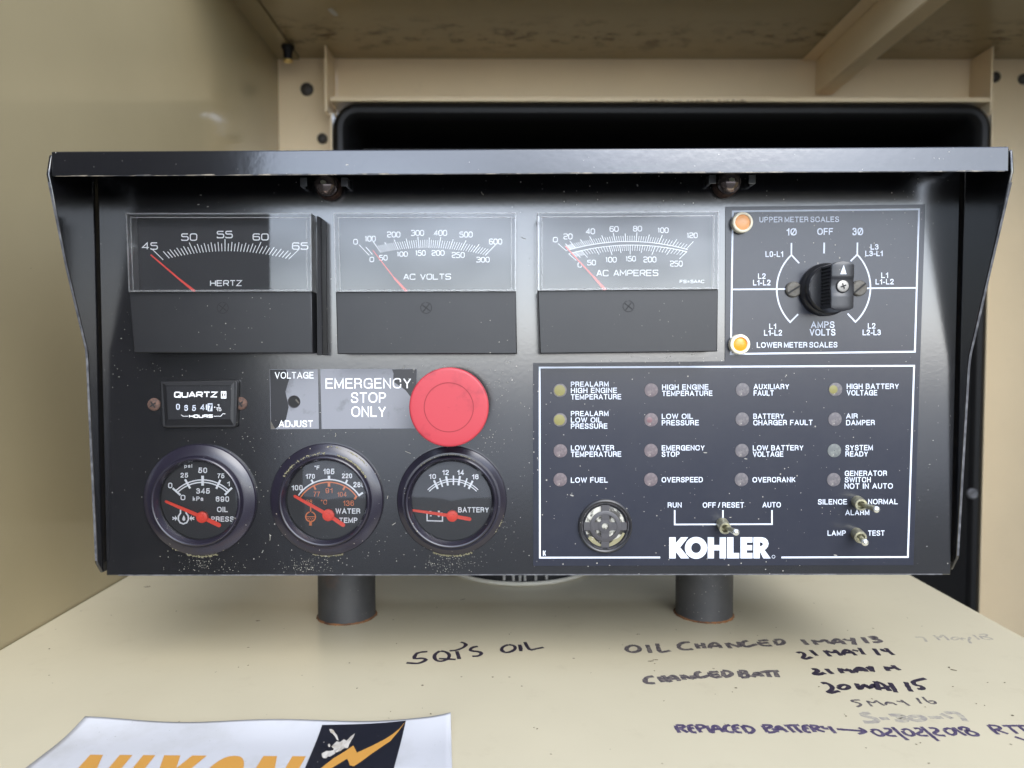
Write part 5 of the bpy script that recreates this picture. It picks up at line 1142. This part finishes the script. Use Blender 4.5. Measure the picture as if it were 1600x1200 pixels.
note('purple handwriting REPLACED BATTERY with an arrow to 02/02/2018', 'inkpurple', lambda m: (traced(1030, 1100, 5.333, [
 [(135,180),(150,210),(170,240)], [(140,178),(195,175),(215,190),(165,205)], [(180,208),(215,225),(240,238)], [(285,175),(240,180),(250,210),(270,235),(312,238)], [(240,205),(290,200)], [(305,180),(325,210),(350,238)], [(305,178),(360,175),(385,195),(330,208)],
 [(395,180),(415,215),(430,238),(455,235)], [(450,238),(445,190),(470,175),(500,200),(540,235)], [(455,210),(510,208)], [(590,175),(545,185),(545,215),(580,235),(625,235)], [(665,175),(615,180),(620,210),(645,235),(690,238)], [(620,205),(665,200)], [(690,182),(710,210),(735,240)], [(692,180),(760,190),(793,215),(775,240),(735,242)],
 [(860,180),(885,210),(905,238)], [(860,178),(920,175),(940,190),(890,205)], [(940,205),(975,220),(960,235),(905,238)], [(985,235),(975,200),(990,180),(1030,205),(1070,235)], [(990,212),(1045,210)], [(1040,180),(1165,176)], [(1070,182),(1095,210),(1130,238)], [(1125,180),(1150,210),(1190,240)],
 [(1245,178),(1200,182),(1205,210),(1225,235),(1265,235)], [(1205,205),(1245,202)], [(1255,180),(1280,210),(1300,235)], [(1255,178),(1310,180),(1330,195),(1285,208)], [(1300,208),(1340,222),(1380,232)], [(1350,182),(1370,205),(1410,205)], [(1415,185),(1440,215),(1470,245)], [(1480,210),(1600,218),(1725,228)]], 0.0021)(m),
 traced(1240, 1060, 4.444, [
 [(450,342),(480,355),(503,370),(480,380),(450,386)], [(540,365),(560,385),(600,402),(628,395),(610,370),(570,352),(540,362)], [(625,350),(665,348),(680,370),(640,385),(665,400),(715,400)], [(685,338),(740,390),(795,430)], [(755,365),(775,388),(815,400),(840,392),(820,365),(780,348),(755,360)], [(835,348),(875,345),(895,370),(855,382),(880,398),(935,398)],
 [(885,335),(950,390),(1008,436)], [(940,345),(985,345),(1005,365),(970,380),(1000,395),(1055,398)], [(1045,360),(1075,385),(1110,395),(1130,380),(1105,352),(1065,345),(1045,358)], [(1105,340),(1150,370),(1200,398)], [(1175,362),(1150,350),(1165,338),(1200,340),(1215,355),(1195,365),(1210,385),(1245,400),(1285,396),(1270,378),(1230,366),(1195,364)],
 [(1350,325),(1385,360),(1425,390)], [(1355,325),(1420,330),(1440,350),(1395,358)], [(1410,358),(1490,385)], [(1450,330),(1560,328)], [(1490,332),(1555,385)], [(1560,330),(1610,368)], [(1560,328),(1612,330)], [(1535,405),(1610,430)]], 0.0019)(m)))
note('faded grey handwriting 7 May 18', 'inkfaded', traced(1220, 970, 4.21, [
 [(885,108),(940,106),(958,138)], [(1005,95),(1025,110),(1045,128)], [(1010,100),(1050,112),(1060,90),(1085,108),(1105,128)], [(1170,108),(1130,108),(1120,122),(1150,128),(1180,112),(1195,128)], [(1185,112),(1215,120)], [(1245,108),(1235,128),(1250,148)], [(1265,92),(1285,108),(1305,124)], [(1305,92),(1350,86),(1360,100),(1320,104),(1380,112),(1395,125),(1330,122),(1310,100)]], 0.0016))

# ------------------------------------------------------------------ white vinyl sign lying on the cover
ST = thing('vinyl_sign', 'white vinyl sign with orange lettering and dark lightning emblem, lying on the cream cover', 'sign', tuple(S(400, 1180)))
def lift_(u, v):
    """height of the sheet: its far edge lifts in a shallow wave"""
    return 0.0007 + 0.0035 * max(0, 1 - v / 0.25) ** 2 * (0.35 + 0.65 * math.cos(u * 6.0) ** 2) + 0.0012 * max(0, (u - 0.93) / 0.07) ** 2
TLq, TRq, BRq, BLq = Vector((133, 1131)), Vector((704, 1129)), Vector((709, 1290)), Vector((-75, 1290))
def stf(px, py, up=0.0):
    v = (py - 1129) / (1290 - 1129); xl = TLq.x + (BLq.x - TLq.x) * v; xr = TRq.x + (BRq.x - TRq.x) * v; u = (px - xl) / (xr - xl)
    p = S(px, py); return Vector((p.x, p.y, lift_(min(1, max(0, u)), max(0, v)) + up))
nu, nv = 60, 24
b = MB(); vs = []
for j in range(nv + 1):
    v = (j / nv) ** 1.3
    for i in range(nu + 1):
        u = i / nu; l_ = TLq.lerp(BLq, v); r_ = TRq.lerp(BRq, v); p = l_.lerp(r_, u)
        y = p.y + (4.0 * math.sin(u * math.pi) * (1 - v) ** 2)
        vs.append(stf(p.x, y))
b.add(vs, [(j * (nu + 1) + i, j * (nu + 1) + i + 1, (j + 1) * (nu + 1) + i + 1, (j + 1) * (nu + 1) + i) for j in range(nv) for i in range(nu)])
so_ = b.build('sheet', M['sticker'], ST)
md = so_.modifiers.new('thick', 'SOLIDIFY'); md.thickness = 0.0006; md.offset = -1
b = MB(); fn = lambda x, y: stf(x, y, 0.00015)
q = [Vector(p) for p in ((141, 1182), (478, 1184.5), (418, 1282), (40, 1282))]
def slab(u0, poly, wd):
    """one letter: polygon in (across, up) units mapped into the slanted lettering band"""
    m = MB(); tl, tr, br, bl_ = [Vector(p) for p in ((141, 1182), (478, 1184.5), (424, 1282), (52, 1282))]
    def mp(x, y):
        u = (u0 + x * wd) / 100; p = bl_.lerp(br, u).lerp(tl.lerp(tr, u), y); return fn(p.x, p.y)
    for pg in poly:
        n_ = 6
        if len(pg) == 4:
            q = [Vector(p) for p in pg]; vs = []
            for j in range(n_ + 1):
                for i in range(3): p = (q[0].lerp(q[1], i / 2)).lerp(q[3].lerp(q[2], i / 2), j / n_); vs.append(mp(p.x, p.y))
            m.add(vs, [(j * 3 + i, j * 3 + i + 1, (j + 1) * 3 + i + 1, (j + 1) * 3 + i) for j in range(n_) for i in range(2)])
        else: m.poly([mp(*p) for p in pg])
    m.build('orange_letter', M['orange'], ST, smooth=False)
NP = [[(0, 1), (.30, 1), (.30, 0), (0, 0)], [(.302, 1), (.302, .62), (.698, 0), (.698, .38)], [(.70, 1), (1, 1), (1, 0), (.70, 0)]]
slab(0, NP, 19.6); slab(24.6, [[(0, 1), (1, 1), (1, 0), (0, 0)]], 5.6)
slab(34.3, [[(0, 1), (.38, 1), (1, 0), (.62, 0)], [(.66, 1), (1, 1), (.66, .53), (.49, .78)], [(.34, .47), (.51, .22), (.34, 0), (0, 0)]], 19.8)
m = MB(); tl, tr, br, bl_ = [Vector(p) for p in ((141, 1182), (478, 1184.5), (424, 1282), (52, 1282))]
def mpo(u, v): p = bl_.lerp(br, u / 100).lerp(tl.lerp(tr, u / 100), v); return fn(p.x, p.y)
n_ = 32; oo = [mpo(67 + 9.3 * (1 if math.cos(2 * math.pi * i / n_) > 0 else -1) * abs(math.cos(2 * math.pi * i / n_)) ** .8, .5 + .5 * math.sin(2 * math.pi * i / n_)) for i in range(n_)]; ii = [mpo(67 + 3.9 * math.cos(2 * math.pi * i / n_), .5 + .26 * math.sin(2 * math.pi * i / n_)) for i in range(n_)]
m.add(oo + ii, [(i, (i + 1) % n_, n_ + (i + 1) % n_, n_ + i) for i in range(n_)]); m.build('orange_letter', M['orange'], ST, smooth=False)
slab(80.3, [[(0, 1), (.32, 1), (.32, 0), (0, 0)], [(.322, 1), (.322, .6), (.678, 0), (.678, .4)], [(.68, 1), (1, 1), (1, 0), (.68, 0)]], 19.7)
def subq(pts, n=10):
    """fill a four-sided patch finely so that it follows the curled sheet"""
    a, b1, c, d1 = [Vector(p) for p in pts]; return [[(a.lerp(b1, i / n)).lerp(d1.lerp(c, i / n), j / n) for i in range(n + 1)] for j in range(n + 1)]
b = MB(); gq = subq(((503.5, 1139.5), (634.3, 1133.3), (594, 1285), (442, 1285)), 14)
b.add([stf(p.x, p.y, 0.0002) for r_ in gq for p in r_], [(j * 15 + i, j * 15 + i + 1, (j + 1) * 15 + i + 1, (j + 1) * 15 + i) for j in range(14) for i in range(14)])
em = b.build('emblem_panel', M['navy'], ST)
def ef(x, y): return (380 + x / 4.444, 1110 + y / 4.444)
b = MB(); bolt = [(1130, 107), (1085, 150), (1035, 185), (985, 215), (890, 262), (790, 308), (778, 283), (765, 258), (700, 303), (630, 345), (560, 400), (500, 450), (420, 560), (520, 480), (600, 425), (660, 388), (722, 350), (732, 372), (742, 398), (770, 403), (830, 362), (900, 310), (970, 262), (1022, 228), (1080, 165)]
b.poly([stf(*ef(*p), 0.0003) for p in bolt]); b.build('lightning_bolt', M['orange'], em)
b = MB()
tp = [(630, 250), (650, 236), (672, 240), (700, 226), (722, 234), (745, 212), (776, 182), (766, 215), (752, 236), (735, 262), (728, 280), (700, 290), (676, 310), (655, 308), (640, 320), (624, 304), (628, 286), (612, 272)]
cc = ef(685, 268); b.add([stf(*ef(*p), 0.00045 + 0.0009 * random.random()) for p in tp] + [stf(*cc, 0.0009)], [(i, (i + 1) % len(tp), len(tp)) for i in range(len(tp))])
for tp in ([(598, 158), (612, 160), (628, 172), (640, 184), (652, 200), (664, 230), (650, 222), (640, 206), (622, 192), (606, 178)], [(586, 258), (598, 256), (606, 264), (600, 278), (590, 274)], [(556, 238), (563, 236), (566, 243), (558, 246)],
           [(545, 325), (560, 316), (578, 306), (604, 300), (628, 300), (640, 318), (616, 330), (600, 342), (588, 340), (578, 356), (560, 350), (548, 348)]):
    b.add([stf(*ef(*p), 0.0004 + 0.0008 * random.random()) for p in tp], [tuple(range(len(tp)))])
b.build('torn_patch', M['torn'], em, label='torn patch baring white paper', smooth=False)

for o in bpy.data.objects:
    if '_b' in o: del o['_b']
